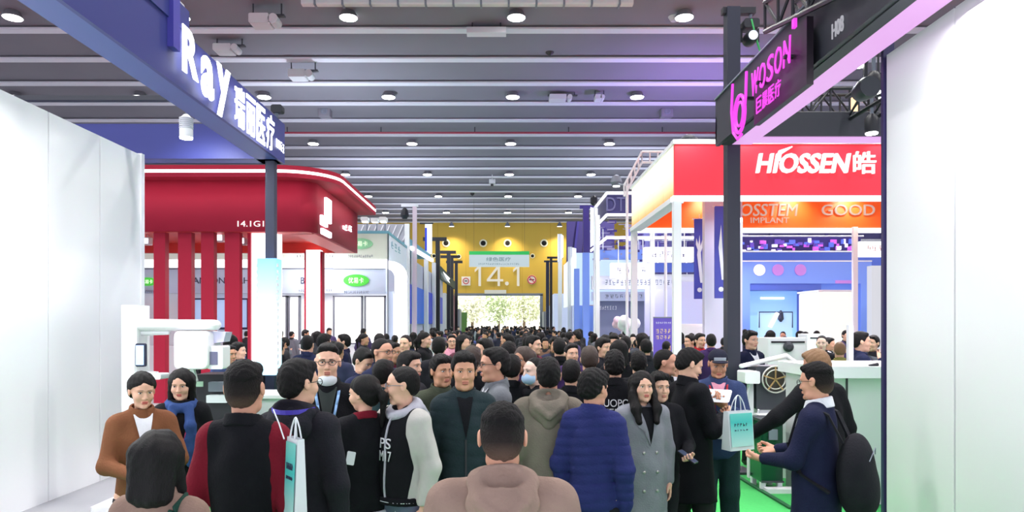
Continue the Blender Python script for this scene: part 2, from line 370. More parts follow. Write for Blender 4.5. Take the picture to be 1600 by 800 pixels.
equip(880, 154, 32.6, 44, 10, 'slim grey ventilation unit right of the ceiling middle')
equip(937, 154, 32.4, 16, 9, 'small pale ceiling unit beside the slim ventilation unit')
for px, py, Y, lb in ((508, 176, 35.3, 'square ceiling loudspeaker at left'), (1041, 176, 35.3, 'square ceiling loudspeaker at right')):
    x, _, z = P(px, py, Y); t = thing('ceiling_speaker', lb+' between two beams', 'loudspeaker', (x, Y, z))
    MB().cbox(x, Y, z, .6, .5, .5).build('cabinet', m_web, t, bevel=.04); MB().lathe((x, Y-.24, z), [(.2, 0), (.12, -.03), (.03, -.01)], 16, 'y').build('cone', GREY, t)
    MB().tube([(x, Y, z), (x, Y, CEIL+.6)], .03, 6).build('hanger', BLACK, t)
for px, py, Y, lb in ((545, 22, 24.6, 'floodlight on the first beam at left, lit at one side'), (1060, 24, 24.6, 'floodlight on the first beam at right, lit at one side')):
    x, _, z = P(px, py, Y); t = thing('ceiling_floodlight', lb, 'lamp', (x, Y, z))
    MB().lathe((x-.15, Y, z), [(.12, -.2), (.3, .1), (.18, .35), (.05, .4)], 14).build('housing', m_eq, t, smooth=2)
    MB().cyl((x+.12, Y-.1, z-.22), .08, .05, 12).build('lens', m_lens, t); MB().tube([(x, Y, z+.3), (x, Y, CEIL+.5)], .05, 6).build('hanger', DGREY, t)
# wide white duct at the top of the picture
x0, x1 = PX(470, 21.6), PX(990, 21.6); z = PZ(6, 21.6)
t = thing('air_duct', 'wide white air duct crossing overhead at the picture top', 'duct', (0, 21.6, z))
MB().rbox(x0, x1, 21.6, 21.85, z, z+.8, .05, axis='x').build('duct', m_eq, t)
for k in range(12): xx = x0+(x1-x0)*(k+.5)/12; MB().box(xx-.03, xx+.03, 21.57, 21.88, z-.03, z+.83).build('flange', GREY, t)
x, _, z = P(760, 48, 25.0); t = thing('cable_tray', 'short pale cable box under the first beam', 'ceiling unit', (x, 25, z))
MB().cbox(x, 25.1, z, 1.4, .4, .2).build('box', m_fl, t)
for s in (-.5, .5): MB().tube([(x+s, 25.1, z), (x+s, 25.1, CEIL+.15)], .03, 6).build('hanger', DGREY, t)
for px, py, Y in ((859, 81, 27.8), (738, 303, 57.5)):
    x, _, z = P(px, py, Y); t = thing('dome_camera', 'small black dome camera '+('under the second beam' if Y < 40 else 'on the farther red pipe'), 'camera', (x, Y, z))
    MB().lathe((x, Y, z), [(.05, -.15), (.16, -.05), (.18, .1), (.1, .2)], 12).build('dome', BLACK, t, smooth=2); MB().tube([(x, Y, z+.1), (x, Y, CEIL+.1)], .03, 6).build('stem', BLACK, t)
x, _, z = P(769, 284, 50.0); t = thing('ceiling_projector', 'pale small projector hanging on a pole over the aisle', 'projector', (x, 50, z))
MB().cbox(x, 50, z, .45, .5, .3).build('case', m_eq, t, bevel=.03); MB().tube([(x, 50, z), (x, 50, CEIL)], .04, 6).build('pole', m_eq, t); MB().cyl((x, 49.8, z-.35), .1, .15, 10).build('lens', BLACK, t)
# ================================================================== LEFT NEAR STAND: blue canopy with glowing letters
m_blue = mat('indigo_canopy', (56, 62, 132), rough=.5)
m_blue2 = mat('slate_blue_panel', (82, 96, 166), rough=.5)
m_letter = glow('letter_white', (245, 248, 255), 2.2)
X0, ZB, YC = -3.2, 4.3, 10.35
t = thing('blue_canopy', 'indigo blue stand canopy with glowing white letters, top left', 'canopy', (X0, YC, 0))
MB().box(X0-.04, X0, 3.0, YC, ZB, 4.88).build('fascia', m_blue, t)
MB().box(X0-.04, X0+.02, 3.0, 7.15, 4.88, 5.12).build('upper_fascia', m_blue, t)
MB().box(X0-.32, X0-.04, 3.0, YC, ZB-.0, ZB+.03).build('underside', m_blue2, t)
MB().box(X0-.32, X0-.28, 3.0, YC-.3, ZB+.03, 4.8).build('inner_fascia', m_blue, t)
MB().box(-9.5, X0-.32, YC-.34, YC-.3, ZB, 4.76).build('rear_fascia', m_blue, t)
MB().box(-9.5, X0-.04, YC-.3, YC, ZB, ZB+.03).build('rear_underside', m_blue2, t)
MB().box(-9.5, X0-.04, YC-.04, YC, ZB, 4.88).build('outer_rear_fascia', m_blue, t)
MB().box(X0-.0, X0+.06, 6.72, 6.86, 4.6, 5.3).build('pilaster', mat('violet_blue', (78, 72, 170), rough=.5), t)
text('R', m_letter, t, (X0+.06, 7.09, 4.67), .36, .46, 90, .006, .02, 'letter')
text('a', m_letter, t, (X0+.06, 7.50, 4.57), .32, .44, 90, .006, .02, 'letter')
text('y', m_letter, t, (X0+.06, 7.93, 4.55), .38, .58, 90, .006, .02, 'letter')
for k, ch in enumerate('瑞丽医疗'): text(ch, m_letter, t, (X0+.06, 8.42+.37*k, 4.54), .31, .48, 90, .006, .006, 'letter')
text('RAY', MATS['letter_white'], t, (X0+.02, 10.0, 4.5), .2, .12, 90, .005); marks(m_letter, t, 10.15, 10.32, X0, 4.44, 4.58, 2, 1)
# spot under the canopy
x, _, z = P(291, 203, 9.2); t = thing('can_spotlight', 'white can spotlight hanging under the blue canopy', 'lamp', (x, 9.2, z))
MB().lathe((x, 9.2, z), [(.085, -.1), (.085, 0), (.07, .05), (.07, .16), (.03, .2)], 20).build('housing', WHITE_G, t, smooth=2)
for k in range(6): MB().cyl((x, 9.2, z+.02+.025*k), .088, .008, 20).build('fin', WHITE, t)
MB().cyl((x, 9.2, z-.115), .08, .02, 20).build('lens', m_lens, t); MB().tube([(x, 9.2, z+.19), (x, 9.2, 4.9)], .015, 6).build('stem', GREY, t)
MB().box(-9, X0-.3, 9.15, 9.25, 4.86, 4.92).build('lighting_rail', DGREY, label='dark rail carrying the can spotlight inside the blue canopy', cat='rail')
add_light('can_light', 'SPOT', (x, 9.2, z-.13), 60, (.92, .95, 1), .06, aim=(x, 10.0, 3.9), spot=120, blend=.8)
x, y, z = P(436, 186, 10.0); t = thing('canopy_camera', 'small dark camera on the far corner of the blue canopy', 'camera', (x, y, 4.9))
MB().rbox(x-.1, x+.06, y-.06, y+.06, 4.94, 5.05, .03).build('body', BLACK, t); MB().cyl((x-.04, y, 4.88), .03, .08, 10).build('mount', GREY, t)
# post with light box
px_ = -3.35; Yp = 10.2
t = thing('canopy_post', 'dark navy post carrying the corner of the blue canopy', 'post', (px_, Yp, 0))
MB().box(px_-.065, px_+.065, Yp-.065, Yp+.065, 0, ZB).build('shaft', NAVY, t); MB().box(px_-.2, px_+.2, Yp-.2, Yp+.2, 0, .03).build('base_plate', DGREY, t)
m_box = gradient('cyan_lightbox', [(0, (170, 225, 245)), (.35, (200, 245, 250)), (1, (105, 185, 240))], -.0, 1.66, emit=1.0)
xb = PX(421.5, 10.0)
t = thing('light_column', 'pale cyan glowing light box strapped round the navy post', 'light box', (xb, 10.0, PZ(585, 10.0)))
MB().rbox(xb-.14, xb+.14, 9.86, 10.12, PZ(585, 10.0), PZ(405, 10.0), .03, axis='z').build('panel', m_box, t)
nt = 17
for s in (-1, 1):
    mb = MB()
    for k in range(nt): z = PZ(585, 10)+.08+k*(1.55/nt); mb.cbox(xb+s*.145, 9.9, z, .012, .05, .05)
    mb.build('perforated_edge', WHITE, t)
# white partition closing the near left stand
t = thing('partition_wall', 'white partition of the near left stand with a pale edge profile', 'partition', (-5.0, 6.5, 0))
for k in range(7): MB().box(-5.06, -4.99, 2.8+k*.99, 2.8+(k+1)*.99-.02, 0, 4.28).build('panel', WHITE_G, t)
MB().box(-5.08, -4.97, 9.7, 9.78, 0, 4.3).build('edge_profile', WHITE, t)

# ================================================================== RED STAND
m_red = mat('crimson_panel', (170, 36, 60), rough=.7, spec=.2)
m_red2 = mat('red_soffit', (220, 58, 50), rough=.5, )
m_line = glow('white_led_line', (255, 246, 246), 2.6)
XR, Y1, Y2, ZR, ZT = -4.68, 17.2, 22.4, 4.2, 5.43
t = thing('red_stand', 'crimson exhibition stand with slatted front and rounded canopy, left', 'stand', (XR, Y1, 0))
def rounded(xl, xr, y0, y1, r, n=8):                    # plan outline, right near corner rounded
    pts = [(xl, y0)]
    for k in range(n+1): a = R(-90+90*k/n); pts.append((xr-r+r*math.cos(a), y0+r+r*math.sin(a)))
    pts += [(xr, y1), (xl, y1)]; return pts
def ringwall(pts, z0, z1):                              # wall following an open outline
    mb = MB(); n = len(pts); vs = [(x, y, z0) for x, y in pts]+[(x, y, z1) for x, y in pts]
    return mb.add(vs, [(i, i+1, n+i+1, n+i) for i in range(n-1)])
pts = rounded(-16, XR, Y1, Y2, .35)
o = ringwall(pts, ZR, ZT).build('fascia', m_red, t, smooth=2); so = o.modifiers.new('s', 'SOLIDIFY'); so.thickness = -.08
MB().prism(rounded(-16, XR-.02, Y1+.02, Y2, .34), ZR+.3, ZR+.34).build('soffit', m_red2, t)
MB().box(-16, XR-.05, Y1+.08, Y1+.5, ZR, ZR+.05).build('lower_lip', m_red2, t)
MB().box(XR-.6, XR-.02, Y1+.4, Y2, ZR, ZR+.05).build('side_lip', m_red2, t)
MB().box(-16, XR-.5, Y2-.1, Y2, ZR-.0, ZR+.4).build('rear_lip', m_red2, t)
cp = rounded(-16.2, XR+.62, Y1-.55, Y2+.15, 1.3)
MB().prism(cp, ZT-.0, ZT+.10).build('canopy', m_red, t)
MB().prism([(x*1.0, y) for x, y in cp], ZT+.17, ZT+.28).build('canopy_cap', m_red, t)
ringwall([(x+.01, y-.01) for x, y in cp[:-1]], ZT+.10, ZT+.17).build('led_line', m_line, t)
for l_, ww in ((add_light('canopy_led_wash', 'AREA', (-10, Y1-.52, ZT-.03), 16, (1, .95, .95), .9, aim=(-10, Y1, ZR+.2)), 11), (add_light('canopy_led_wash', 'AREA', (XR+.55, 19.6, ZT-.03), 10, (1, .95, .95), .9, aim=(XR, 19.6, ZR+.2)), 4.4)): l_.data.shape = 'RECTANGLE'; l_.data.size = ww; l_.data.size_y = .08
for a, b in ((195, 214), (240, 258), (278, 299), (314, 334), (351, 374)):
    MB().box(PX(a, Y1+.1), PX(b, Y1+.1), Y1+.1, Y1+.3, 0, ZR+.3).build('slat', m_red, t)
for k in range(5): xx = PX(150, Y1)-k*.62; MB().box(xx-.16, xx+.16, Y1+.1, Y1+.3, 0, ZR+.3).build('slat', m_red, t)
MB().box(PX(393, Y1+.3), PX(431, Y1+.3), Y1+.3, Y1+.8, 0, ZR+.05).build('lit_column', LITW, t)
MB().box(PX(388, Y1+.3), PX(392.5, Y1+.3), Y1+.25, Y1+.8, 0, ZR).build('column_edge', m_red, t)
MB().box(PX(481, Y2-.3), PX(503, Y2-.3), Y2-.5, Y2-.2, 0, ZR+.05).build('lit_column', LITW, t)
for a, b in ((478.5, 481), (503, 506)): MB().box(PX(a, Y2-.3), PX(b, Y2-.3), Y2-.52, Y2-.2, 0, ZR).build('column_edge', m_red, t)
text('14.1G1', glow('text_white', (250, 240, 240), .8), t, (PX(394, Y1), Y1-.1, PZ(350.5, Y1)), .64, .14, 0, .01)
# white marks on the aisle side (square bracket figure and small lettering)
mk = MB(); yy = lambda px: XR*F/(px-VX)
mk.box(XR, XR+.14, yy(502), yy(510), PZ(343, 17.9), PZ(305, 17.9)).box(XR, XR+.14, yy(495), yy(504), PZ(352, 17.9), PZ(337, 17.9)).box(XR, XR+.14, yy(496), yy(510), PZ(366, 17.9), PZ(357, 17.9))
mk.build('logo', m_letter, t)
marks(m_letter, t, yy(529), yy(537), XR+.09, PZ(356, 20), PZ(347, 20), 1, 1, .04); marks(m_letter, t, yy(538), yy(544), XR+.09, PZ(361, 21), PZ(352, 21), 1, 1, .04)
# small lit boxes between the slats
for i, (px, py, lb) in enumerate(((230, 377, 'leftmost'), (345, 372, 'between the third and fourth slats'), (379, 377, 'nearest the white column'))):
    x, _, z = P(px, py, Y1+.6); q = thing('track_spot', 'small square spotlight under the red canopy, '+lb, 'lamp', (x, Y1+.6, z))
    MB().cbox(x, Y1+.6, z, .2, .2, .2).build('head', WHITE, q, bevel=.02); MB().cbox(x, Y1+.495, z, .13, .02, .13).build('lens', LITW, q); MB().tube([(x, Y1+.6, z), (x, Y1+.6, ZR+.3)], .02, 6).build('arm', WHITE, q)
    add_light('track_light', 'SPOT', (x, Y1+.6, z-.12), 90, (1, 1, 1), .05, aim=(x, Y1+2, 0), spot=90)

# ================================================================== WHITE STAND behind the red one
m_pale = mat('pale_blue_white', (196, 208, 232), rough=.5)
m_glass = mat('lit_window', (250, 252, 250), emit=1.0, rough=.2)
m_ink = mat('dark_ink', (50, 56, 84), rough=.6)
m_green = mat('logo_green', (60, 170, 50), emit=.5, rough=.5)
m_teal = mat('teal_strip', (110, 170, 190), rough=.5)
Y3 = 25.0; XW = PX(613, Y3); Z3 = PZ(365, Y3)
t = thing('white_stand', 'white exhibition stand with green oval badges and bright windows behind the red stand', 'stand', (XW-1, Y3, 0))
MB().box(-18, PX(606, Y3), Y3, Y3+.25, PZ(405, Y3), Z3).build('upper_fascia', mat('cream_white', (216, 224, 214), rough=.5, emit=.03), t)
MB().box(PX(606, Y3)-.02, PX(606, Y3), Y3, Y3+6, PZ(405, Y3), Z3).build('side_fascia', mat('cool_white', (214, 224, 238), rough=.5, emit=.04), t)
MB().box(-18.02, PX(606, Y3)+.02, Y3-.02, Y3+.3, Z3, Z3+.1).box(PX(606, Y3)-.3, PX(606, Y3)+.02, Y3+.3, Y3+6, Z3, Z3+.1).build('top_strip', m_teal, t)
MB().box(-18, PX(602, Y3), Y3+.25, Y3+.5, PZ(418, Y3), PZ(405, Y3)+.3).build('lit_band', LITW, t)
MB().box(-18, PX(602, Y3), Y3+.1, Y3+.4, PZ(458, Y3), PZ(418, Y3)).build('lower_fascia', m_pale, t)
MB().box(-18, PX(602, Y3), Y3+.07, Y3+.12, PZ(420.5, Y3), PZ(418, Y3)).build('shadow_joint', GREY, t)
# rounded white frame at the right-hand corner
arc = [(PX(602, Y3), PZ(412, Y3))]
mbf = MB(); xo = PX(633, Y3); xi = PX(617, Y3); zt_, zi = PZ(408, Y3), PZ(419, Y3)
outer = [(-6.0, zt_)]+[(xo-.5+.5*math.sin(R(a)), zt_-.5+.5*math.cos(R(a))) for a in range(0, 91, 15)]+[(xo, 0)]
inner = [(xi, 0)]+[(xi-.35+.35*math.cos(R(a)), zi-.35+.35*math.sin(R(a))) for a in range(0, 91, 15)]+[(-6.0, zi)]
mbf.prism(outer+inner, Y3-.05, Y3+.5, 'y').build('rounded_frame', LITW, t)
def arch(px0, px1, py0): pass
MB().box(PX(604, Y3), PX(613, Y3), Y3+.2, Y3+.3, 0, PZ(455, Y3)).build('inner_frame', m_pale, t)
MB().box(-18, xo-.05, Y3+.5, Y3+.6, 0, PZ(458, Y3)).build('back_wall', WHITE, t)
MB().box(-18, PX(602, Y3), Y3+.05, Y3+.4, 0, PZ(541, Y3)).build('lower_wall', WHITE, t)
fm = mat('thin_frame', (110, 112, 126), rough=.5)
for a, b in ((430, 448), (450, 468), (520, 566), (569, 602)):
    f = MB(); x0, x1, z0, z1 = PX(a, Y3), PX(b, Y3), PZ(538, Y3), PZ(462, Y3)
    f.box(x0, x0+.05, Y3, Y3+.2, z0, z1).box(x1-.05, x1, Y3, Y3+.2, z0, z1).box(x0, x1, Y3, Y3+.2, z1-.05, z1).box(x0, x1, Y3, Y3+.2, z0, z0+.05)
    fo = f.build('window_frame', fm, t); MB().box(x0+.05, x1-.05, Y3+.12, Y3+.16, z0+.05, z1-.05).build('pane', m_glass, fo)
# dark framed blue window seen between the slats
x0, x1, z0, z1 = PX(296, Y3), PX(390, Y3), PZ(515, Y3), PZ(466, Y3); f = MB()
f.box(x0, x0+.13, Y3, Y3+.2, z0, z1).box(x1-.1, x1, Y3, Y3+.2, z0, z1).box(x0, x1, Y3, Y3+.2, z1-.05, z1).box(x0, x1, Y3, Y3+.2, z0, z0+.08)
fo = f.build('window_frame', mat('navy_frame', (30, 30, 70), rough=.5), t); MB().box(x0, x1, Y3+.14, Y3+.18, z0, z1).build('pane', mat('blue_pane', (170, 195, 235), rough=.2, emit=.35), fo)
fm0 = mat('slate_ink2', (110, 120, 140))
for px, py, ww, hh, em in ((556, 438, 40, 19, 1), (563, 381, 40, 17, 0), (229, 440, 30, 13, 1)):
    yb = Y3+.08 if py > 400 else Y3-.03
    x, _, z = P(px, py, Y3); a, b = ww/2*Y3/F, hh/2*Y3/F
    ring = [(x+a*math.cos(k*PI/14), z+b*math.sin(k*PI/14)) for k in range(28)]
    badge = MB().prism(ring, yb-.04, yb, 'y').build('badge', m_green if em else mat('pale_green', (150, 215, 170), rough=.5), t)
    text('优易卡', mat('badge_white', (235, 250, 225), emit=.4), badge, (x, yb-.05, z), a*1.2, b*.95, 0, .01)
    zc = PZ(py+hh*.5+(9 if em else 11), Y3); marks(fm0, t, x-a, x+a, yb-.0, zc-.05, zc+.05, 12)
for s, px, wd in (('HANSON', 320, 60), ('ORHI', 375, 34), ('B', 472, 6)): text(s, m_ink, t, (PX(px, Y3), Y3+.08, PZ(438, Y3)), wd*Y3/F, .22, 0, .01)
for a_, b_, zc, yy0, n_ in ((465, 478, 454, Y3+.1, 4), (508, 518, 454, Y3+.1, 3), (463, 479, 400, Y3, 4), (508, 522, 401, Y3, 3)): marks(m_ink, t, PX(a_, Y3), PX(b_, Y3), yy0, PZ(zc+2, Y3), PZ(zc-2, Y3), n_)
MB().bar((PX(606, Y3)+.01, Y3-.05, 0), (PX(606, Y3)+.01, Y3-.05, PZ(405, Y3)), .04).build('corner_pole', GREY, t)
marks(m_teal, t, 25.6, 28.2, PX(606, Y3)+.0, PZ(392, 26.6), PZ(380, 26.6), 3, 1)
for k, px in enumerate((549, 575, 590, 603)):
    x, _, z = P(px, 348, Y3+.5); q = thing('arm_spotlight', ['first', 'second', 'third', 'fourth'][k]+' white arm spotlight from the left on top of the white stand', 'lamp', (x, Y3+.3, Z3), 'spotlights on the white stand')
    MB().tube([(x, Y3+.3, Z3+.1), (x+.05, Y3+.1, z+.1)], .02, 6).build('arm', GREY, q); MB().rbox(x-.13, x+.13, Y3-.2, Y3+.15, z-.07+.04*(k % 2), z+.07+.04*(k % 2), .04).build('head', WHITE, q); MB().box(x-.1, x+.1, Y3-.18, Y3+.12, z-.07, z-.05).build('lens', LITW, q)
add_light('white_stand_wash', 'AREA', (-6.5, Y3-1.2, 4.0), 40, (1, 1, 1), 1.5, aim=(-6.5, Y3, 3))
# pale grey box truss header beyond it
x0, x1 = PX(548, 30), PX(640, 30)
t = thing('grey_header', 'pale grey lattice header rising behind the white stand', 'header', (x1, 30, 0))
MB().box(x0, x1, 30, 30.1, PZ(378, 30), PZ(350, 30)).build('panel', mat('pale_grey', (168, 170, 182), rough=.6), t)
for k in range(9): a = x0+(x1-x0)*k/9; MB().bar((a, 29.95, PZ(376, 30)), (a+(x1-x0)/9, 29.95, PZ(352, 30)), .04).build('lattice_bar', WHITE, t)
MB().box(x1-.2, x1, 29.9, 30.1, 0, PZ(350, 30)).build('post', WHITE, t)

# ================================================================== LEFT FAR STANDS
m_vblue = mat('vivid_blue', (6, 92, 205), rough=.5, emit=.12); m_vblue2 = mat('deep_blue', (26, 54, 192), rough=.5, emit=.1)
XL = -4.15
def yat(px, X=XL): return X*F/(px-VX)
t = thing('blue_panel_stand', 'white stand with vivid blue wall panels on the left side of the aisle', 'stand', (XL, 38, 0))
MB().box(XL-3, XL-.1, yat(637), yat(694), 0, 5.0).build('body', mat('lilac_white', (196, 198, 222), rough=.5), t)
for a, b, m in ((637, 644, m_vblue2), (652, 663, m_vblue), (670, 677, m_vblue2), (681, 692, m_vblue2)):
    MB().box(XL-.1, XL-.02, yat(a), yat(b), PZ(506, 36), 3.75).build('blue_panel', m, t)
for px in (648, 667, 679): y = yat(px, XL+.1); MB().box(XL-.05, XL+.15, y-.1, y+.35, 0, 5.6).build('post', WHITE, t)
x, y, z = P(648, 323, 31.5); q = thing('white_gantry_post', 'tall white post with cross arm and black lamp above the left stands', 'post', (x, y, 0))
MB().box(x-.09, x+.09, y-.09, y+.09, 0, z).build('shaft', mat('pinkish_white', (225, 205, 220), rough=.5), q); MB().box(x-.6, x+.15, y-.06, y+.06, z, z+.14).build('arm', WHITE, q); MB().lathe((x-.45, y, z-.55), [(.1, 0), (.2, .15), (.15, .4), (.05, .5)], 12).build('lamp_head', BLACK, q, smooth=2)
q = thing('teal_awning', 'sloping white and teal awning over the blue panel stand', 'awning', (XL, 34, 5))
MB().add([(PX(641, 31), 31, PZ(373, 31)), (PX(673, 36), 36, PZ(398, 36)), (PX(673, 36), 36, PZ(405, 36)), (PX(641, 31), 31, PZ(385, 31)), (PX(641, 31)-1.5, 31, PZ(373, 31)), (PX(673, 36)-1.5, 36, PZ(398, 36)), (PX(673, 36)-1.5, 36, PZ(405, 36)), (PX(641, 31)-1.5, 31, PZ(385, 31))],
    [(0, 1, 2, 3), (0, 4, 5, 1), (3, 2, 6, 7), (7, 6, 5, 4), (0, 3, 7, 4), (1, 5, 6, 2)]).build('awning', m_teal, q)
MB().bar((PX(641, 31)+.02, 31, PZ(387, 31)), (PX(675, 36)+.02, 36, PZ(407, 36)), .14).build('white_edge', LITW, q)
q = thing('hanging_banner', 'white hanging banner with a blue bar at the left stands', 'banner', (PX(669, 36), 36, PZ(398, 36)))
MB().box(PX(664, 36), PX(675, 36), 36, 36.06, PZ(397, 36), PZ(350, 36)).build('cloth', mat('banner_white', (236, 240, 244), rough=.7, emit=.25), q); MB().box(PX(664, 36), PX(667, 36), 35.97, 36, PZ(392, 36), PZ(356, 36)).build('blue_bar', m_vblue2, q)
MB().tube([(PX(656, 36), 36, PZ(349, 36)), (PX(677, 36), 36, PZ(349, 36))], .04, 6).build('rod', BLACK, q)
for i, (px, py, Y, lb) in enumerate(((684, 376, 43, 'nearest'), (701, 396, 52, 'second'), (706, 403, 56, 'third'), (713, 411, 62, 'farthest'))):
    x, _, z = P(px, py, Y); q = thing('goal_post', lb+' tall dark T shaped post left of the aisle end', 'post', (x, Y, 0), 'dark posts left of the aisle')
    MB().box(x-.13, x+.13, Y-.13, Y+.13, 0, z).build('shaft', BLACK, q); MB().box(x-.9, x+.55, Y-.1, Y+.1, z-.02, z+.2).build('cross_arm', BLACK, q)
q = thing('leaning_banner', 'dark green and white angled sign board left of the aisle end', 'sign', P(700, 440, 50))
MB().add([P(689, 416, 48), P(711, 440, 54), P(711, 452, 54), P(689, 436, 48)]+[(a-.1, b, c) for a, b, c in (P(689, 416, 48), P(711, 440, 54), P(711, 452, 54), P(689, 436, 48))], [(0, 1, 2, 3), (7, 6, 5, 4), (0, 4, 5, 1), (3, 2, 6, 7), (1, 5, 6, 2), (0, 3, 7, 4)]).build('board', mat('dark_green', (38, 66, 66), rough=.5), q)
MB().add([P(692, 424, 47.9), P(709, 441, 53.9), P(708, 448, 53.9), P(699, 438, 49.9)], [(0, 1, 2, 3)]).build('white_flash', LITW, q)
for px, m, h, lb in ((696, WHITE, 4.2, 'white end panel stand left of the aisle end'), (706, mat('maroon_panel', (130, 60, 90), rough=.6), 4.4, 'maroon and grey panel stand left of the aisle end'), (718, GREY, 3.4, 'narrow grey stand beside the big doorway at left')):
    Y = XL*F/(px-VX); MB().box(XL-2.5, XL, Y, Y+3.5, 0, h).build('exhibition_stand', m, label=lb, cat='stand')
x, y, z = P(723, 488, 73); q = thing('green_banner', 'green roll banner standing at the left jamb of the doorway', 'banner', (x, 73, 0)); MB().box(x-.45, x+.45, 73, 73.05, .05, z).build('panel', mat('banner_green', (92, 130, 70), emit=.1), q); MB().box(x-.5, x+.5, 72.9, 73.15, 0, .06).build('foot', GREY, q)

# ================================================================== RIGHT NEAR STAND: black canopy, magenta letters
m_pink = glow('pink_light_strip', (236, 178, 244), .62)
m_mag = glow('magenta_neon', (226, 62, 216), .85)
m_blk = mat('charcoal_fascia', (50, 51, 60), rough=.5)
XB, ZB2, YC2, ZT2 = 2.8, 4.33, 9.25, 4.9
t = thing('black_canopy', 'black stand canopy with magenta neon letters and pink lit underside, top right', 'canopy', (XB, YC2, 0))
MB().box(XB, XB+.05, 2.5, YC2, ZB2, ZT2).build('fascia', m_blk, t)
MB().box(XB+.17, XB+.44, 2.5, YC2-.1, ZB2-.05, ZB2-.03).build('light_strip', m_pink, t)
MB().box(XB+.05, XB+.17, 2.5, YC2-.1, ZB2-.06, ZB2-.02).build('underside', m_blk, t)
MB().box(XB+.44, XB+.48, 2.5, YC2-.3, ZB2-.02, ZT2).build('inner_fascia', m_blk, t)
MB().box(XB, XB+.05, 2.5, YC2, ZB2-.05, ZB2).build('lower_lip', m_blk, t)
MB().box(XB, 9, YC2-.05, YC2, ZB2, ZB2+.32).build('rear_outer_fascia', m_blk, t)
MB().box(XB+.3, 9, YC2-.34, YC2-.3, ZB2, ZB2+.3).build('rear_fascia', m_blk, t)
MB().box(XB+.2, 9, YC2-.3, YC2-.05, ZB2-.02, ZB2+.02).build('rear_light_strip', m_pink, t)
MB().box(XB-.02, XB, 2.5, YC2, ZT2-.02, ZT2+.0).build('top_trim', GREY, t)
text('H08', glow('grey_letter', (205, 205, 215), .4), t, (XB-.01, 5.86, 4.42), .2, .13, -90, .005)
text('7', MATS['grey_letter'], t, (XB-.01, 6.45, 4.62), .07, .13, -90, .005)
q = thing('neon_sign', 'magenta neon letters WOSON with a ring emblem on the black canopy edge', 'sign', (XB-.15, 7.6, 4.4))
MB().box(XB-.12, XB-.06, 6.2, 7.5, 4.06, 4.66).build('backing_board', mat('plum_black', (26, 14, 28), rough=.4), q)
for k, ch in enumerate('WOSON'): text(ch, m_mag, q, (XB-.17, 7.33-.205*k, 4.465), .17 if k else .2, .25, -90, .006, 0.0, 'letter', 0.1)
for k, ch in enumerate('巨晨医疗'): text(ch, m_mag, q, (XB-.17, 7.22-.165*k, 4.2), .14, .16, -90, .005, .0, 'letter')
cy, cz = 7.72, 4.25
MB().tube([(XB-.2, cy+.17*math.cos(a), cz+.2*math.sin(a)) for a in np.linspace(0, 2*PI, 32, endpoint=False)], .02, 8, True).build('ring', m_mag, q)
MB().tube([(XB-.2, cy+.11*math.cos(a), cz+.13*math.sin(a)) for a in np.linspace(0, 2*PI, 28, endpoint=False)], .014, 8, True).build('inner_ring', m_mag, q)
MB().tube([(XB-.2, 7.95, 4.66), (XB-.2, 7.99, 4.35), (XB-.2, 7.93, 4.1), (XB-.2, 7.78, 3.99), (XB-.2, 7.65, 4.01)], .016, 8).build('left_stroke', m_mag, q)
MB().tube([(XB-.2, 7.5, 4.64), (XB-.2, 7.52, 4.4), (XB-.2, 7.56, 4.24)], .016, 8).build('right_stroke', m_mag, q)
MB().box(XB-.2, XB-.17, 6.28, 6.33, 4.6, 4.68).build('registered_mark', m_mag, q)
for y_ in (6.5, 7.2, 7.7): MB().box(XB-.2, XB, y_-.02, y_+.02, 4.4, 4.43).build('bracket', BLACK, q)
add_light('neon_spill', 'AREA', (XB-.5, 7.6, 4.75), 1.5, (1, .3, .95), .8, aim=(XB, 7.6, 4.75))
# post through the corner, arm and moving light
xp, yp = PX(1143.5, YC2+.05), YC2+.05
t = thing('tall_black_post', 'tall dark post at the corner of the black canopy', 'post', (xp, yp, 0))
MB().box(xp-.085, xp+.085, yp-.085, yp+.085, 0, PZ(14, yp)).build('shaft', mat('dark_blue_grey_post', (36, 39, 54), rough=.4), t)
z = PZ(18, yp); MB().box(xp-.13, xp+.3, yp-.05, yp+.05, z-.04, z+.04).build('arm', BLACK, t); MB().box(xp-.22, xp+.22, yp-.22, yp+.22, 0, .03).build('base_plate', DGREY, t)
x, _, z = P(1171, 45, yp); t = thing('moving_head_light', 'black moving head stage light hanging from the tall post arm', 'lamp', (x, yp, z))
MB().rbox(x-.1, x+.1, yp-.1, yp+.1, z-.02, z+.1, .03).build('base', BLACK, t); MB().bar((x-.11, yp, z), (x-.11, yp, z-.18), .03).bar((x+.11, yp, z), (x+.11, yp, z-.18), .03).build('yoke', BLACK, t)
MB().lathe((x, yp-.14, z-.14), [(.07, 0), (.09, .06), (.09, .18), (.05, .25)], 16, 'y').build('head', BLACK, t, smooth=2); MB().cyl((x, yp-.15, z-.14), .06, .02, 16, 'y').build('lens', glow('cool_lens', (210, 220, 240), 1.2), t)
MB().tube([(x, yp, z+.08), (x+.02, yp, PZ(22, yp))], .02, 6).build('clamp', GREY, t)
MB().tube([P(1174, 30, yp-.1), P(1182, 62, yp-.1), P(1190, 88, yp-.1)], .012, 6).build('green_cable', mat('green_cable', (60, 170, 90)), label='green cable hanging beside the moving head light', cat='cable')
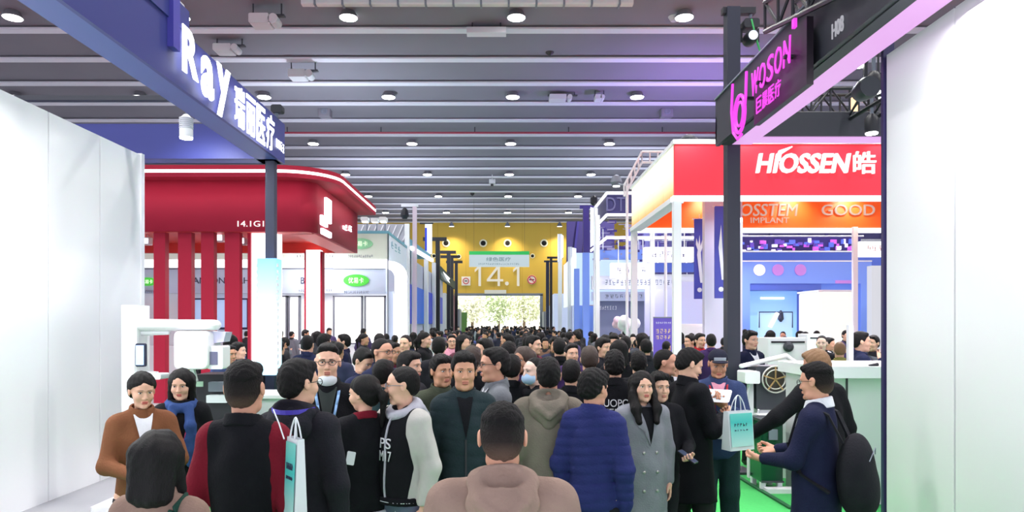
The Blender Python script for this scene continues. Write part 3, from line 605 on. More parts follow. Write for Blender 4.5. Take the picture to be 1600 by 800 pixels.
# black trusses inside the canopy
def truss(p0, p1, up, nb, wd, name_label, m=BLACK, r=.02):
    p0, p1, up = Vector(p0), Vector(p1), Vector(up); q = thing('truss', name_label, 'truss', tuple(p0))
    side = (p1-p0).normalized().cross(up.normalized())*wd
    cs = [Vector((0, 0, 0)), up, side, up+side]
    for c in cs: MB().tube([p0+c, p1+c], r*1.3, 6).build('chord', m, q)
    for k in range(nb):
        a = p0.lerp(p1, k/nb); b = p0.lerp(p1, (k+1)/nb)
        for s in (Vector((0, 0, 0)), side):
            MB().tube([a+s, b+s+up] if k % 2 else [a+s+up, b+s], r*.8, 5).build('brace', m, q); MB().tube([a+s, a+s+up], r*.8, 5).build('upright', m, q)
    for s_ in (.2, .8): c_ = p0.lerp(p1, s_)+up; MB().tube([c_, (c_.x, c_.y, CEIL+.15)], .012, 5).build('hanger', m, q)
    return q
a = P(1225, 186, 10.6); b = P(1400, 186, 10.6); truss(a, b, (0, 0, .36), 6, .3, 'black lattice truss low inside the black canopy')
a = P(1240, 50, 7.2); b = P(1420, -30, 5.2); truss(a, b, (0, 0, .3), 6, .3, 'black lattice truss rising over the black canopy')
truss((4.4, 5.2, 4.55), (4.4, 9.0, 4.55), (0, 0, .3), 7, .3, 'black truss running towards the camera inside the black canopy')
for i, (px, py, Y, lb) in enumerate(((1343, 98, 7.0, 'upper'), (1365, 141, 7.6, 'middle'), (1362, 205, 8.4, 'lower'))):
    x, _, z = P(px, py, Y); q = thing('par_spotlight', lb+' bright spotlight inside the black canopy at right', 'lamp', (x, Y, z), 'spotlights inside the black canopy')
    MB().lathe((x, Y, z-.02), [(.075, 0), (.08, .03), (.08, .16), (.04, .22)], 16).build('housing', BLACK, q, smooth=2); MB().cyl((x, Y, z-.035), .068, .02, 16).build('lens', m_lens, q)
    MB().bar((x, Y, z+.2), (x, Y, z+.42), .03).build('clamp', GREY, q); add_light('par_light', 'SPOT', (x, Y, z-.06), 120, (1, .97, 1), .06, aim=(x-.3, Y-.5, 0), spot=80)
x, _, z = P(1352, 140, 6.9); q = thing('round_stage_light', 'large dark round stage light inside the black canopy', 'lamp', (x, 6.9, z)); MB().lathe((x, 6.8, z), [(.1, 0), (.11, .05), (.09, .2), (.03, .26)], 18, 'y').build('housing', DGREY, q, smooth=2); MB().bar((x, 6.9, z), (x, 6.9, 5.0), .03).build('clamp', BLACK, q)
x, _, z = P(1334, 166, 10.4); MB().cbox(x, 10.4, z, .08, .08, .24).build('warm_lamp', glow('warm_lens', (250, 205, 150), 1.4), label='small warm lit lamp at the end of the low truss', cat='lamp')
# white partition closing the near right stand, dark edge profile
t = thing('partition_wall', 'white partition of the near right stand with a dark edge profile', 'partition', (3.34, 4.5, 0))
for k in range(5): MB().box(3.36, 3.43, 1.5+k*.935, 1.5+(k+1)*.935-.02, 0, 4.3).build('panel', WHITE_G, t)
MB().box(3.345, 3.44, 6.18, 6.22, 0, 6.3).build('edge_profile', mat('violet_black', (50, 44, 90), rough=.4), t)

# ================================================================== RIGHT RED AND ORANGE STAND
XH, YH1, YH2, ZH0, ZH1 = 3.87, 15.8, 21.1, 4.82, 5.98
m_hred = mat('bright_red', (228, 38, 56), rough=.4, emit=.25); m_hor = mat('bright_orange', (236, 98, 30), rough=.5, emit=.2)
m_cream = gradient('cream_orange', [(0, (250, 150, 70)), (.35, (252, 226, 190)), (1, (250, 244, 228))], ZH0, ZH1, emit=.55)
t = thing('red_orange_stand', 'red and orange exhibition stand with white lettering and white posts, right', 'stand', (XH, YH1, 0))
MB().box(XH, 14, YH1, YH1+.12, ZH0, ZH1).build('front_fascia', m_hred, t)
MB().box(XH-.05, 14, YH1-.05, YH1+.2, ZH1, ZH1+.1).build('top_trim', WHITE, t); MB().box(XH-.05, 14, YH1-.06, YH1+.2, ZH0-.09, ZH0).build('bottom_trim', LITW, t)
ny = 5
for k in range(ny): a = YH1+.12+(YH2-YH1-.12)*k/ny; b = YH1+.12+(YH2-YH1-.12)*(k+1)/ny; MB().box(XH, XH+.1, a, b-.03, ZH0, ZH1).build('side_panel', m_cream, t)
MB().box(XH-.05, XH+.25, YH1+.2, YH2, ZH0-.12, ZH0).build('side_trim', WHITE, t); MB().box(XH-.05, XH+.2, YH1+.2, YH2, ZH1, ZH1+.08).build('side_top_trim', WHITE, t)
MB().box(XH+.1, 14, YH2-.1, YH2, ZH0, ZH1).build('rear_fascia', m_hor, t); MB().box(XH, 14, YH2-.15, YH2+.05, ZH0-.14, ZH0-.02).build('rear_trim', LITW, t)
MB().box(XH+.1, 14, YH1+.12, YH2, ZH1-.02, ZH1+.02).build('roof', m_hor, t)
for px, Y, ww in ((1058.5, YH1+.05, 12), (991.5, YH2-.15, 9)):
    x = PX(px, Y); d = ww*Y/F/2; MB().box(x-d, x+d, Y-.02, Y+.16, 0, ZH0-.1).build('post', WHITE, t)
x0, x1 = PX(1101, 17.6), PX(1160, 17.6); MB().box(x0, x1, 17.6, 17.8, 0, ZH0+.6).build('pillar', mat('lilac_pillar', (216, 214, 234), rough=.5), t)
x = PX(1337, 20.8); MB().box(x-.07, x+.07, 20.8, 20.9, 0, ZH0).build('post', WHITE, t)
m_logo = glow('logo_white', (252, 246, 246), .9)
Yt = YH1-.04
text('HIOSSEN', m_logo, t, (PX(1255, Yt), Yt, PZ(255, Yt)), 148*Yt/F, .44, 0, .04, .012, shear=.2)
MB().tube([(PX(1215, Yt), Yt, PZ(250, Yt)), (PX(1219, Yt), Yt, PZ(238, Yt)), (PX(1238, Yt), Yt, PZ(229, Yt))], [.07, .055, .015], 8).build('leaf_stroke', m_logo, t)
text('皓', m_logo, t, (PX(1351, Yt), Yt, PZ(254, Yt)), .5, .5, 0, .03, .005);
Yt = YH2-.14; m_pl = glow('pale_logo', (250, 214, 200), .4)
text('OSSTEM', m_pl, t, (PX(1202, Yt), Yt, PZ(328, Yt)), 90*Yt/F, .36, 0, .02, .0, shear=.15); text('IMPLANT', m_pl, t, (PX(1203, Yt), Yt, PZ(344, Yt)), 60*Yt/F, .16, 0, .01)
text('GOOD FRIEND', m_pl, t, (PX(1375, Yt), Yt, PZ(328, Yt)), 182*Yt/F, .32, 0, .02)
marks(mat('cream_letter', (250, 240, 215), emit=.8), t, 16.8, 20, XH, 5.3, 5.75, 4, -1, .02)
for i, px in enumerate((1115, 1255, 1346)):
    x = PX(px, 20.2); q = thing('downlight', ['left', 'middle', 'right'][i]+' downlight washing the orange fascia', 'lamp', (x, 20.2, ZH1-.25), 'downlights on the orange fascia')
    MB().lathe((x, 20.2, ZH1-.2), [(.09, 0), (.09, .15)], 14).build('can', WHITE, q); MB().cyl((x, 20.2, ZH1-.22), .08, .02, 14).build('lens', m_lens, q)
    add_light('downlight_light', 'SPOT', (x, 20.4, ZH1-.25), 70, (1, .9, .75), .08, aim=(x, 21.0, 5.1), spot=110, blend=.8)
for px in (1090, 1190, 1290, 1400): add_light('fascia_light', 'SPOT', (PX(px, 15.2), 15.1, ZH1+.5), 60, (1, .95, .95), .1, aim=(PX(px, 15.8), 15.8, 5.5), spot=90, blend=.8)
# truss-like white frame above the far corner
t = thing('white_truss_frame', 'white tubular truss frame above the far corner of the red orange stand', 'truss', (3.9, 22.5, 5))
c = [P(975, 290, 23), P(1003, 237, 23), P(1040, 237, 23), P(985, 275, 25)]
for a, b in ((0, 1), (1, 2)): MB().tube([c[a], c[b]], .04, 6).build('tube', WHITE, t); MB().tube([tuple(Vector(c[a])-Vector((0, 0, .35))), tuple(Vector(c[b])-Vector((0, 0, .35)))], .04, 6).build('tube', WHITE, t)
for k in range(6): a = Vector(c[0]).lerp(Vector(c[1]), k/5); MB().tube([a, a-Vector((0, 0, .35))], .025, 5).build('rung', WHITE, t)
for k in range(4): a = Vector(c[1]).lerp(Vector(c[2]), k/3); MB().tube([a, a-Vector((0, 0, .35))], .025, 5).build('rung', WHITE, t)
MB().tube([(c[0][0]+.1, 23, 0), (c[0][0]+.1, 23, c[0][2])], .05, 6).build('stand_pipe', WHITE, t); MB().tube([(c[2][0], 23, 0), c[2]], .05, 6).build('stand_pipe', WHITE, t)
x, y, z = P(963, 285, 23.5); t = thing('flood_lamp', 'grey lamp with a bright mouth beside the white truss frame', 'lamp', (x, y, z)); MB().lathe((x, y, z), [(.12, -.12), (.2, 0), (.14, .2), (.04, .25)], 14).build('housing', GREY, t, smooth=2); MB().cyl((x, y, z-.14), .11, .02, 12).build('lens', m_lens, t); MB().tube([(x, y, z), (c[0][0], 23, c[0][2])], .03, 5).build('arm', GREY, t)
x, y, z = P(1076, 213, 15.9); MB().lathe((x, y, ZH1+.1), [(.16, 0), (.2, .05), (.1, .12), (.03, .15)], 14).build('roof_lamp', DGREY, label='small dark lamp lying on top of the red fascia', cat='lamp')
# blue vertical banners on the pillar
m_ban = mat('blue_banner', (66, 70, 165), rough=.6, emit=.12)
for a, b, y0, y1, Y, lb in ((1085, 1101, 342, 467, 18.4, 'farther narrow blue banner with a white figure under the red orange stand'), (1117, 1136, 322, 466, 16.9, 'nearer blue banner with a white stroke beside the tall dark post')):
    q = thing('vertical_banner', lb, 'banner', (PX((a+b)/2, Y), Y, PZ(y1, Y))); MB().box(PX(a, Y), PX(b, Y), Y, Y+.05, PZ(y1, Y), PZ(y0, Y)).build('cloth', m_ban, q)
    h = y1-y0; pa = (a+b)/2; MB().add([(PX(pa-4, Y), Y-.01, PZ(y0+h*.45, Y)), (PX(pa+1, Y), Y-.01, PZ(y1-h*.2, Y)), (PX(pa+5, Y), Y-.01, PZ(y1-h*.2, Y)), (PX(pa, Y), Y-.01, PZ(y0+h*.2, Y))], [(0, 1, 2, 3)]).build('white_stroke', WHITE, q)
    if a < 1100: MB().add([(PX(pa-6, Y), Y-.012, PZ(y0+40, Y)), (PX(pa, Y), Y-.012, PZ(y0+58, Y)), (PX(pa+6, Y), Y-.012, PZ(y0+40, Y)), (PX(pa+5, Y), Y-.012, PZ(y0+30, Y)), (PX(pa, Y), Y-.012, PZ(y0+46, Y)), (PX(pa-5, Y), Y-.012, PZ(y0+30, Y))], [(0, 1, 4, 5), (1, 2, 3, 4)]).build('white_figure', WHITE, q)
    MB().lathe((PX(pa, Y), Y-.005, PZ(y1-14, Y)), [(.06, 0), (.06, -.01)], 14, 'y').build('dot', WHITE, q)
    MB().tube([(PX(a, Y)-.05, Y+.02, PZ(y0, Y)), (PX(b, Y)+.05, Y+.02, PZ(y0, Y))], .02, 6).build('rod', WHITE, q)
    MB().tube([(PX(pa, Y), Y+.02, PZ(y0, Y)), (PX(pa, Y), Y+.02, ZH0)], .01, 5).build('cord', WHITE, q)

# ================================================================== RIGHT BLUE STAND behind
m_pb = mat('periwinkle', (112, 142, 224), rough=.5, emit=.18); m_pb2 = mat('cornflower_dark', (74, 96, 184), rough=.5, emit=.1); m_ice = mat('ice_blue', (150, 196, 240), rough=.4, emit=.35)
YB = 24.5
t = thing('blue_stand', 'periwinkle blue exhibition stand with round pink emblems and a lit recess', 'stand', (PX(1260, YB), YB, 0))
MB().box(PX(1160, YB), PX(1362, YB), YB, YB+.2, PZ(443, YB), PZ(408, YB)).build('header', m_pb, t); MB().box(PX(1160, YB), PX(1362, YB), YB-.03, YB+.25, PZ(409, YB), PZ(407, YB)).build('top_trim', WHITE, t)
MB().box(PX(1160, YB), PX(1172, YB), YB, YB+.2, 0, PZ(443, YB)).build('side_panel', m_pb, t); MB().box(PX(1345, YB), PX(1362, YB), YB, YB+.2, 0, PZ(443, YB)).build('side_panel', m_pb, t)
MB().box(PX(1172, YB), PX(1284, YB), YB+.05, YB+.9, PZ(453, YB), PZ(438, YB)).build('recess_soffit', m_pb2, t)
MB().box(PX(1172, YB), PX(1262, YB), YB+.9, YB+1.0, 0, PZ(450, YB)).build('recess_back', m_ice, t)
MB().box(PX(1262, YB), PX(1345, YB), YB+.3, YB+.4, 0, PZ(443, YB)).build('rear_wall', m_pb, t)
for px, a in ((1186, WHITE), (1215, None), (1250, None)):
    x, _, z = P(px, 422, YB); MB().lathe((x, YB-.02, z), [(.2, 0), (.2, -.03)], 20, 'y').build('emblem', mat('pink_white', (236, 222, 240), emit=.4) if a else mat('orchid', (176, 120, 200), emit=.2), t)
MB().box(PX(1305, YB), PX(1335, YB), YB-.02, YB, PZ(443, YB), PZ(438, YB)).build('lettering_strip', MATS['orchid'], t)
MB().box(PX(1203, YB), PX(1241, YB), YB+.87, YB+.9, PZ(466, YB), PZ(463, YB)).build('lit_strip', LITW, t)
x0, x1 = PX(1186, YB-.5), PX(1238, YB-.5); q = thing('display_case', 'pale blue glass fronted display with a white figure in the recess', 'display', ((x0+x1)/2, YB-.5, 0))
MB().box(x0, x1, YB-.5, YB-.4, 0, PZ(488, YB)).build('panel', mat('pale_sky', (160, 195, 235), rough=.3, emit=.4), q); MB().tube([(x0, YB-.52, PZ(512, YB)), (x0, YB-.52, PZ(488, YB)), (x1, YB-.52, PZ(488, YB)), (x1, YB-.52, PZ(512, YB))], .02, 5).build('rim', NAVY, q)
MB().bar(P(1203, 511, YB-.55), P(1215, 489, YB-.55), .1).build('white_figure', LITW, q); MB().lathe(P(1220, 503, YB-.55), [(.03, 0), (.1, .1), (.08, .3), (.02, .4)], 12).build('sculpture', NAVY, q)
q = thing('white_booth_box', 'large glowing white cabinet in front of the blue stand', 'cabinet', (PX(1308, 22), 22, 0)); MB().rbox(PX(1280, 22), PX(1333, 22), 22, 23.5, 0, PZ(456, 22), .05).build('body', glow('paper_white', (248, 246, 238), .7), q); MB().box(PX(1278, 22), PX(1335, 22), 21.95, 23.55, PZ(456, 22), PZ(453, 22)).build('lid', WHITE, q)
MB().box(PX(1262, 23), PX(1272, 23), 23, 23.1, PZ(498, 23), PZ(456, 23)).build('violet_panel', mat('violet_panel', (92, 70, 160), rough=.5), label='narrow violet panel between recess and glowing white cabinet', cat='panel')
q = thing('stage_truss_band', 'dark violet band of stage rigging and pictures behind the orange fascia', 'rigging', (PX(1250, 26), 26, 5))
x0, x1, z0, z1 = PX(1150, 26), PX(1345, 26), PZ(394, 26), PZ(370, 26)
MB().box(x0, x1, 26, 26.1, z0, z1).build('backdrop', mat('midnight_violet', (52, 44, 120), rough=.5), q)
cols = [mat('mag_block', (190, 90, 200), emit=.5), mat('white_block', (230, 225, 245), emit=.5), mat('violet_block', (110, 80, 190), emit=.2), mat('blue_block', (90, 110, 215), emit=.3)]
for k in range(60):
    a = x0+RNG.rand()*(x1-x0-.3); b = z0+RNG.rand()*(z1-z0-.2); MB().box(a, a+.06+RNG.rand()*.16, 25.97-k*.001, 26, b, b+.05+RNG.rand()*.14).build('picture', cols[k % 4], q)
for s in (z0, z1): MB().tube([(x0, 25.8, s), (x1, 25.8, s)], .03, 5).build('rail', WHITE, q)
MB().box(PX(1160, 28), PX(1390, 28), 28, 28.2, 0, PZ(393, 28)).build('rear_blue_wall', m_pb2, label='deep blue wall rising behind the periwinkle stand', cat='wall panel')
q = thing('hanging_box_sign', 'white hanging box sign at the far right edge', 'sign', P(1362, 388, 21.5)); MB().box(PX(1345, 21.5), PX(1400, 21.5), 21.5, 21.9, PZ(400, 21.5), PZ(377, 21.5)).build('box', LITW, q); marks(mat('coral_ink', (220, 140, 140)), q, PX(1352, 21.5), PX(1390, 21.5), 21.5, PZ(392, 21.5), PZ(384, 21.5), 4)
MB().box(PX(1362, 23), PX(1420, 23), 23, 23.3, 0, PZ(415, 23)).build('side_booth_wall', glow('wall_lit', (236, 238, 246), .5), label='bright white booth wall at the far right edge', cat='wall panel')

# ================================================================== RIGHT MIDDLE STANDS
m_dn = mat('header_navy', (48, 46, 100), rough=.5); m_pur = mat('purple_post', (72, 58, 140), rough=.5); m_lblue = mat('light_blue_post', (120, 150, 230), rough=.5, emit=.15)
XD = PX(949, 28); zt, zb = PZ(302, 28), PZ(336, 28)
t = thing('navy_header_stand', 'navy lattice header edged in white lines behind the red orange stand', 'stand', (XD, 28, 0))
MB().box(XD, 11, 28, 28.15, zb, zt).build('front_header', m_dn, t); MB().box(XD, XD+.1, 28.15, 33, zb, zt).build('side_header', m_dn, t)
for z in (zt, zb, zb-.9): MB().box(XD-.03, 11, 27.93, 28.0, z-.05, z+.05).build('white_line', LITW, t); MB().box(XD-.06, XD, 28, 33, z-.05, z+.05).build('white_line', LITW, t)
text('DT', mat('steel_letter', (96, 96, 140)), t, (PX(962, 28), 27.98, PZ(319, 28)), .75, .55)
for k in range(8): x = XD+1.0+.8*k; MB().bar((x, 27.96, zb), (x+.4, 27.96, zt), .05).build('lattice_bar', m_pur, t)
mbx = MB()
for k in range(160):
    a = XD+RNG.rand()*6; b = zb-.1-RNG.rand()*1.5; mbx.cbox(a, 28.6+RNG.rand()*3, b, .05+RNG.rand()*.4, .05, .02+RNG.rand()*.06)
mbx.build('rigging_clutter', mat('lilac_metal', (168, 160, 200), rough=.5), t, kind='stuff')
mbx = MB()
for k in range(110):
    a = XD+RNG.rand()*6; b = zb-.1-RNG.rand()*1.5; mbx.cbox(a, 29+RNG.rand()*3, b, .04+RNG.rand()*.3, .05, .03+RNG.rand()*.14)
mbx.build('dark_rigging', m_pur, t, kind='stuff')
for px in (934, 1020, 1100): x = PX(px, 28); MB().box(x-.08, x+.08, 28, 28.2, 0, zb).build('post', WHITE, t)
for a, b, c, d, Y, m, lb, s in ((1008, 1084, 386, 409, 25.5, LITW, 'wide white hanging sign box, right of the other white sign box', 5), (955, 1018, 411, 434, 27, LITW, 'lower white hanging sign box left of the wide one', 4),
        (932, 1010, 390, 405, 30, m_pb, 'blue band panel behind the white sign boxes', None), (1018, 1085, 411, 425, 29, m_pb2, 'dark blue band right of the lower white sign box', None), (925, 1085, 431, 452, 32, WHITE, 'long white fascia with small dark lettering', 20), (925, 1085, 456, 470, 33, mat('pale_lit', (205, 212, 240), emit=.1), 'long pale fascia under the lettered white fascia', 16)):
    x0, x1, z0, z1 = PX(a, Y), PX(b, Y), PZ(d, Y), PZ(c, Y); q = thing('sign_box' if s else 'band_panel', lb, 'sign' if s else 'panel', ((x0+x1)/2, Y, z0))
    MB().box(x0, x1, Y, Y+.3, z0, z1).build('box', m, q)
    if s: marks(mat('slate_ink', (150, 150, 190)) if Y < 30 else fm0, q, x0+(x1-x0)*.12, x1-(x1-x0)*.12, Y, z0+(z1-z0)*.3, z0+(z1-z0)*.7, s)
    for xx in (x0+.3, x1-.3): MB().tube([(xx, Y+.15, z1), (xx, Y+.15, z1+.9)], .02, 5).build('hanger', WHITE, q)
q = thing('grey_lettered_wall', 'slate grey booth wall with pale lettering, right of the aisle', 'wall panel', (PX(970, 33), 33.5, 0))
MB().box(PX(934, 33.5), PX(1012, 33.5), 33.5, 33.7, 0, PZ(466, 33.5)).build('panel', mat('slate_wall', (122, 128, 158), rough=.6), q); marks(WHITE, q, PX(936, 33.5), PX(964, 33.5), 33.5, PZ(484, 33.5), PZ(478, 33.5), 7)
MB().box(PX(1008, 31), PX(1065, 31), 31, 31.2, 0, PZ(452, 31)).build('pale_booth_wall', mat('pale_lilac', (204, 204, 236), rough=.5, emit=.08), label='pale lilac booth wall behind the purple roll banner', cat='wall panel')
MB().box(PX(1060, 22.5), PX(1130, 22.5), 22.5, 22.7, 0, PZ(440, 22.5)).build('pale_blue_booth_wall', mat('pale_periwinkle', (196, 206, 244), rough=.5, emit=.1), label='pale blue booth wall under the narrow blue banner', cat='wall panel')
# rounded white reception wall
q = thing('rounded_white_counter', 'white rounded reception wall near the white post', 'counter', (PX(1090, 19.5), 19.5, 0)); MB().lathe((PX(1095, 20), 20.5, 0), [(.75, 0), (.75, 1.85), (.68, 1.95)], 28).build('body', WHITE_G, q, smooth=2)
# purple roll banner
Y = 17.5; x0, x1, z0, z1 = PX(1021, Y), PX(1052, Y), PZ(546, Y), PZ(497, Y); q = thing('roll_banner', 'purple roll banner with gold lettering standing among visitors', 'banner', ((x0+x1)/2, Y, 0))
MB().box(x0, x1, Y, Y+.03, .05, z1).build('sheet', mat('purple_sheet', (96, 78, 178), emit=.15), q); MB().box(x0-.02, x1+.02, Y-.08, Y+.1, 0, .06).build('foot', GREY, q); MB().box(x0, x1, Y-.02, Y+.04, z1, z1+.03).build('top_bar', GREY, q)
marks(mat('gold_ink', (222, 196, 130), emit=.2), q, x0+.05, x1-.05, Y, PZ(521, Y), PZ(514, Y), 4); marks(MATS['gold_ink'], q, x0+.05, x1-.05, Y, PZ(530, Y), PZ(524, Y), 4); marks(WHITE, q, x0+.05, x1-.05, Y, PZ(506, Y), PZ(503, Y), 8)
# posts and flags along the right of the aisle
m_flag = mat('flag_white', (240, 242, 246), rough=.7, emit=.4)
for i, (px, pt, Y, ww, m, lb) in enumerate(((855.5, 408, 60, 5, NAVY, 'dark post farthest along the right of the aisle'), (861, 402, 54, 4, BLACK, 'thin black post left of the white flags'), (875, 366, 46, 6, WHITE, 'white post carrying the farther white flag'), (890.5, 386, 41, 6, WHITE, 'white post carrying the small middle flag'), (901, 420, 38, 8, m_lblue, 'light blue post between flags and purple post'), (915.5, 323, 34, 9, m_pur, 'tall purple post with light blue lower half'), (931, 324, 31, 7, WHITE, 'white post carrying the nearer tall flag'))):
    x, _, z = P(px, pt, Y); d = ww*Y/F/2; q = thing('aisle_post', lb, 'post', (x, Y, 0)); MB().box(x-d, x+d, Y-d, Y+d, PZ(395, Y) if m is m_pur else 0, z).build('shaft', m, q)
    if m is m_pur: MB().box(x-d*1.1, x+d*1.1, Y-d, Y+d, 0, PZ(395, Y)).build('lower_shaft', m_lblue, q)
    if m in (BLACK, NAVY, m_pur): MB().box(x-.3, x+.9, Y-.08, Y+.08, z-.1, z+.05).build('arm', m, q)
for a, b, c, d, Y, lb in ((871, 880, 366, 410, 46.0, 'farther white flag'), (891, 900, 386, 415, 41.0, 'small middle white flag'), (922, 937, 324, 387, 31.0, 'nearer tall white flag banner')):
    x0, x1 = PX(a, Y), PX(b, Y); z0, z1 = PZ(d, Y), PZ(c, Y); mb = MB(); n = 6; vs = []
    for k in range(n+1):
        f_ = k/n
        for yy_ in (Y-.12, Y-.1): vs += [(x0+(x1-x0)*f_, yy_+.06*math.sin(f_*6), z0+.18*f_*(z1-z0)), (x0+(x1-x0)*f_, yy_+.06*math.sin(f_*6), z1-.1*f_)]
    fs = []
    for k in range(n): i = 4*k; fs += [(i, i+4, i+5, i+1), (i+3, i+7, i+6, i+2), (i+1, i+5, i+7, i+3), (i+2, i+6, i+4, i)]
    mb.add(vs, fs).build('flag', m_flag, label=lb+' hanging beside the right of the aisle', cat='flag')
q = thing('purple_wall', 'dark purple hall structure above the right flags', 'wall panel', (PX(900, 50), 50, 0)); MB().box(PX(886, 50), PX(960, 50), 50, 50.5, 3.8, PZ(346, 50)).build('panel', mat('dark_violet', (74, 60, 120), rough=.6), q)
for px in (890, 905, 918): x = PX(px, 50); MB().bar((x, 49.9, 3.8), (x+.6, 49.9, 9.2), .15).build('lattice_bar', m_pur, q)
for px in (892, 940): x = PX(px, 50); MB().box(x-.1, x+.1, 50, 50.3, 0, 3.8).build('leg', m_pur, q)
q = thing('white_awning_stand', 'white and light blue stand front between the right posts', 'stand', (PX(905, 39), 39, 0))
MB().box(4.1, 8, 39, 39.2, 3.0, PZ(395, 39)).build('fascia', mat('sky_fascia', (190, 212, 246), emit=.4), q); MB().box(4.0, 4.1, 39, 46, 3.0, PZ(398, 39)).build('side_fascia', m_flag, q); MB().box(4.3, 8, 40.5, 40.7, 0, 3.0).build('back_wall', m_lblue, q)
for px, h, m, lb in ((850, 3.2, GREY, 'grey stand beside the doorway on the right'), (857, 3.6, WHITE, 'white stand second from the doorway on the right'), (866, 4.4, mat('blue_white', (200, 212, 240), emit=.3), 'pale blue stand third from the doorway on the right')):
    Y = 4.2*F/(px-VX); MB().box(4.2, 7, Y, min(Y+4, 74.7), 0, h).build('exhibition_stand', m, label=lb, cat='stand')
x, y, z = P(928, 318, 31.2); MB().lathe((x, y, z-.1), [(.05, 0), (.16, .1), (.16, .35), (.05, .45)], 12).build('black_lamp', BLACK, label='black lamp on top of the nearer white flag post', cat='lamp')
q = thing('far_stand', 'slate violet stand wall far back between the right stands', 'stand', (18, 48, 0)); MB().box(8.5, 32, 48, 48.4, 0, 8.4).build('wall', mat('slate_violet', (92, 86, 140), rough=.6), q)
for k in range(12): MB().box(8.7+k*1.9, 8.9+k*1.9, 47.9, 48, 0, 8.4).build('upright', m_pur, q)
for z in (5.2, 6.4, 7.6): MB().box(8.5, 32, 47.88, 47.95, z, z+.12).build('rail', WHITE, q)
x, y, z = P(262, 20, 7.3); q = thing('arm_floodlight', 'white floodlight on an arm above the blue canopy at the top left', 'lamp', (x, y, 4.9)); MB().bar((x-.22, y, 4.85), (x-.2, y, z), .05).bar((x-.2, y, z), (x+.02, y, z+.05), .05).build('arm', m_eq, q); MB().rbox(x-.05, x+.14, y-.1, y+.1, z-.12, z+.12, .03, axis='x').build('head', m_eq, q, bevel=.02)
# unseen area fills added to brighten the stands and the near partitions
for x, y, z, e, c in ((6.5, 17.5, 4.6, 90, (.85, .88, 1)), (7.5, 22.8, 4.2, 80, (.72, .8, 1)), (6, 30, 4.5, 70, (.85, .83, 1)), (-7, 20, 4.0, 120, (1, .93, .93)), (-7, 12, 4.2, 120, (1, 1, 1)), (6.5, 12.2, 4.2, 120, (.95, .93, 1)), (-3.9, 6, 4.2, 70, (1, 1, 1)), (-3.9, 3.5, 4.2, 60, (1, 1, 1)), (3.0, 4.5, 4.2, 50, (1, .97, 1))):
    add_light('added_stand_fill', 'AREA', (x, y, z), e, c, 1.4, aim=(x, y+.01, 0))
# violet stage wash thrown up on the ceiling by the stand rigging
add_light('violet_uplight', 'SPOT', (9, 29.8, 7.5), 1500, (.5, .3, 1), .3, aim=(7.5, 31.5, CEIL), spot=150, blend=1)
for x_, y_ in ((-8, 30), (9, 44), (-8, 46), (-7, 62), (8, 62)): add_light('cool_ceiling_fill', 'SPOT', (x_, y_, 6.6), 1300, (.78, .86, 1), .3, aim=(x_*.8, y_+4, CEIL), spot=165, blend=1)  # unseen cool spots added to brighten the far ceiling
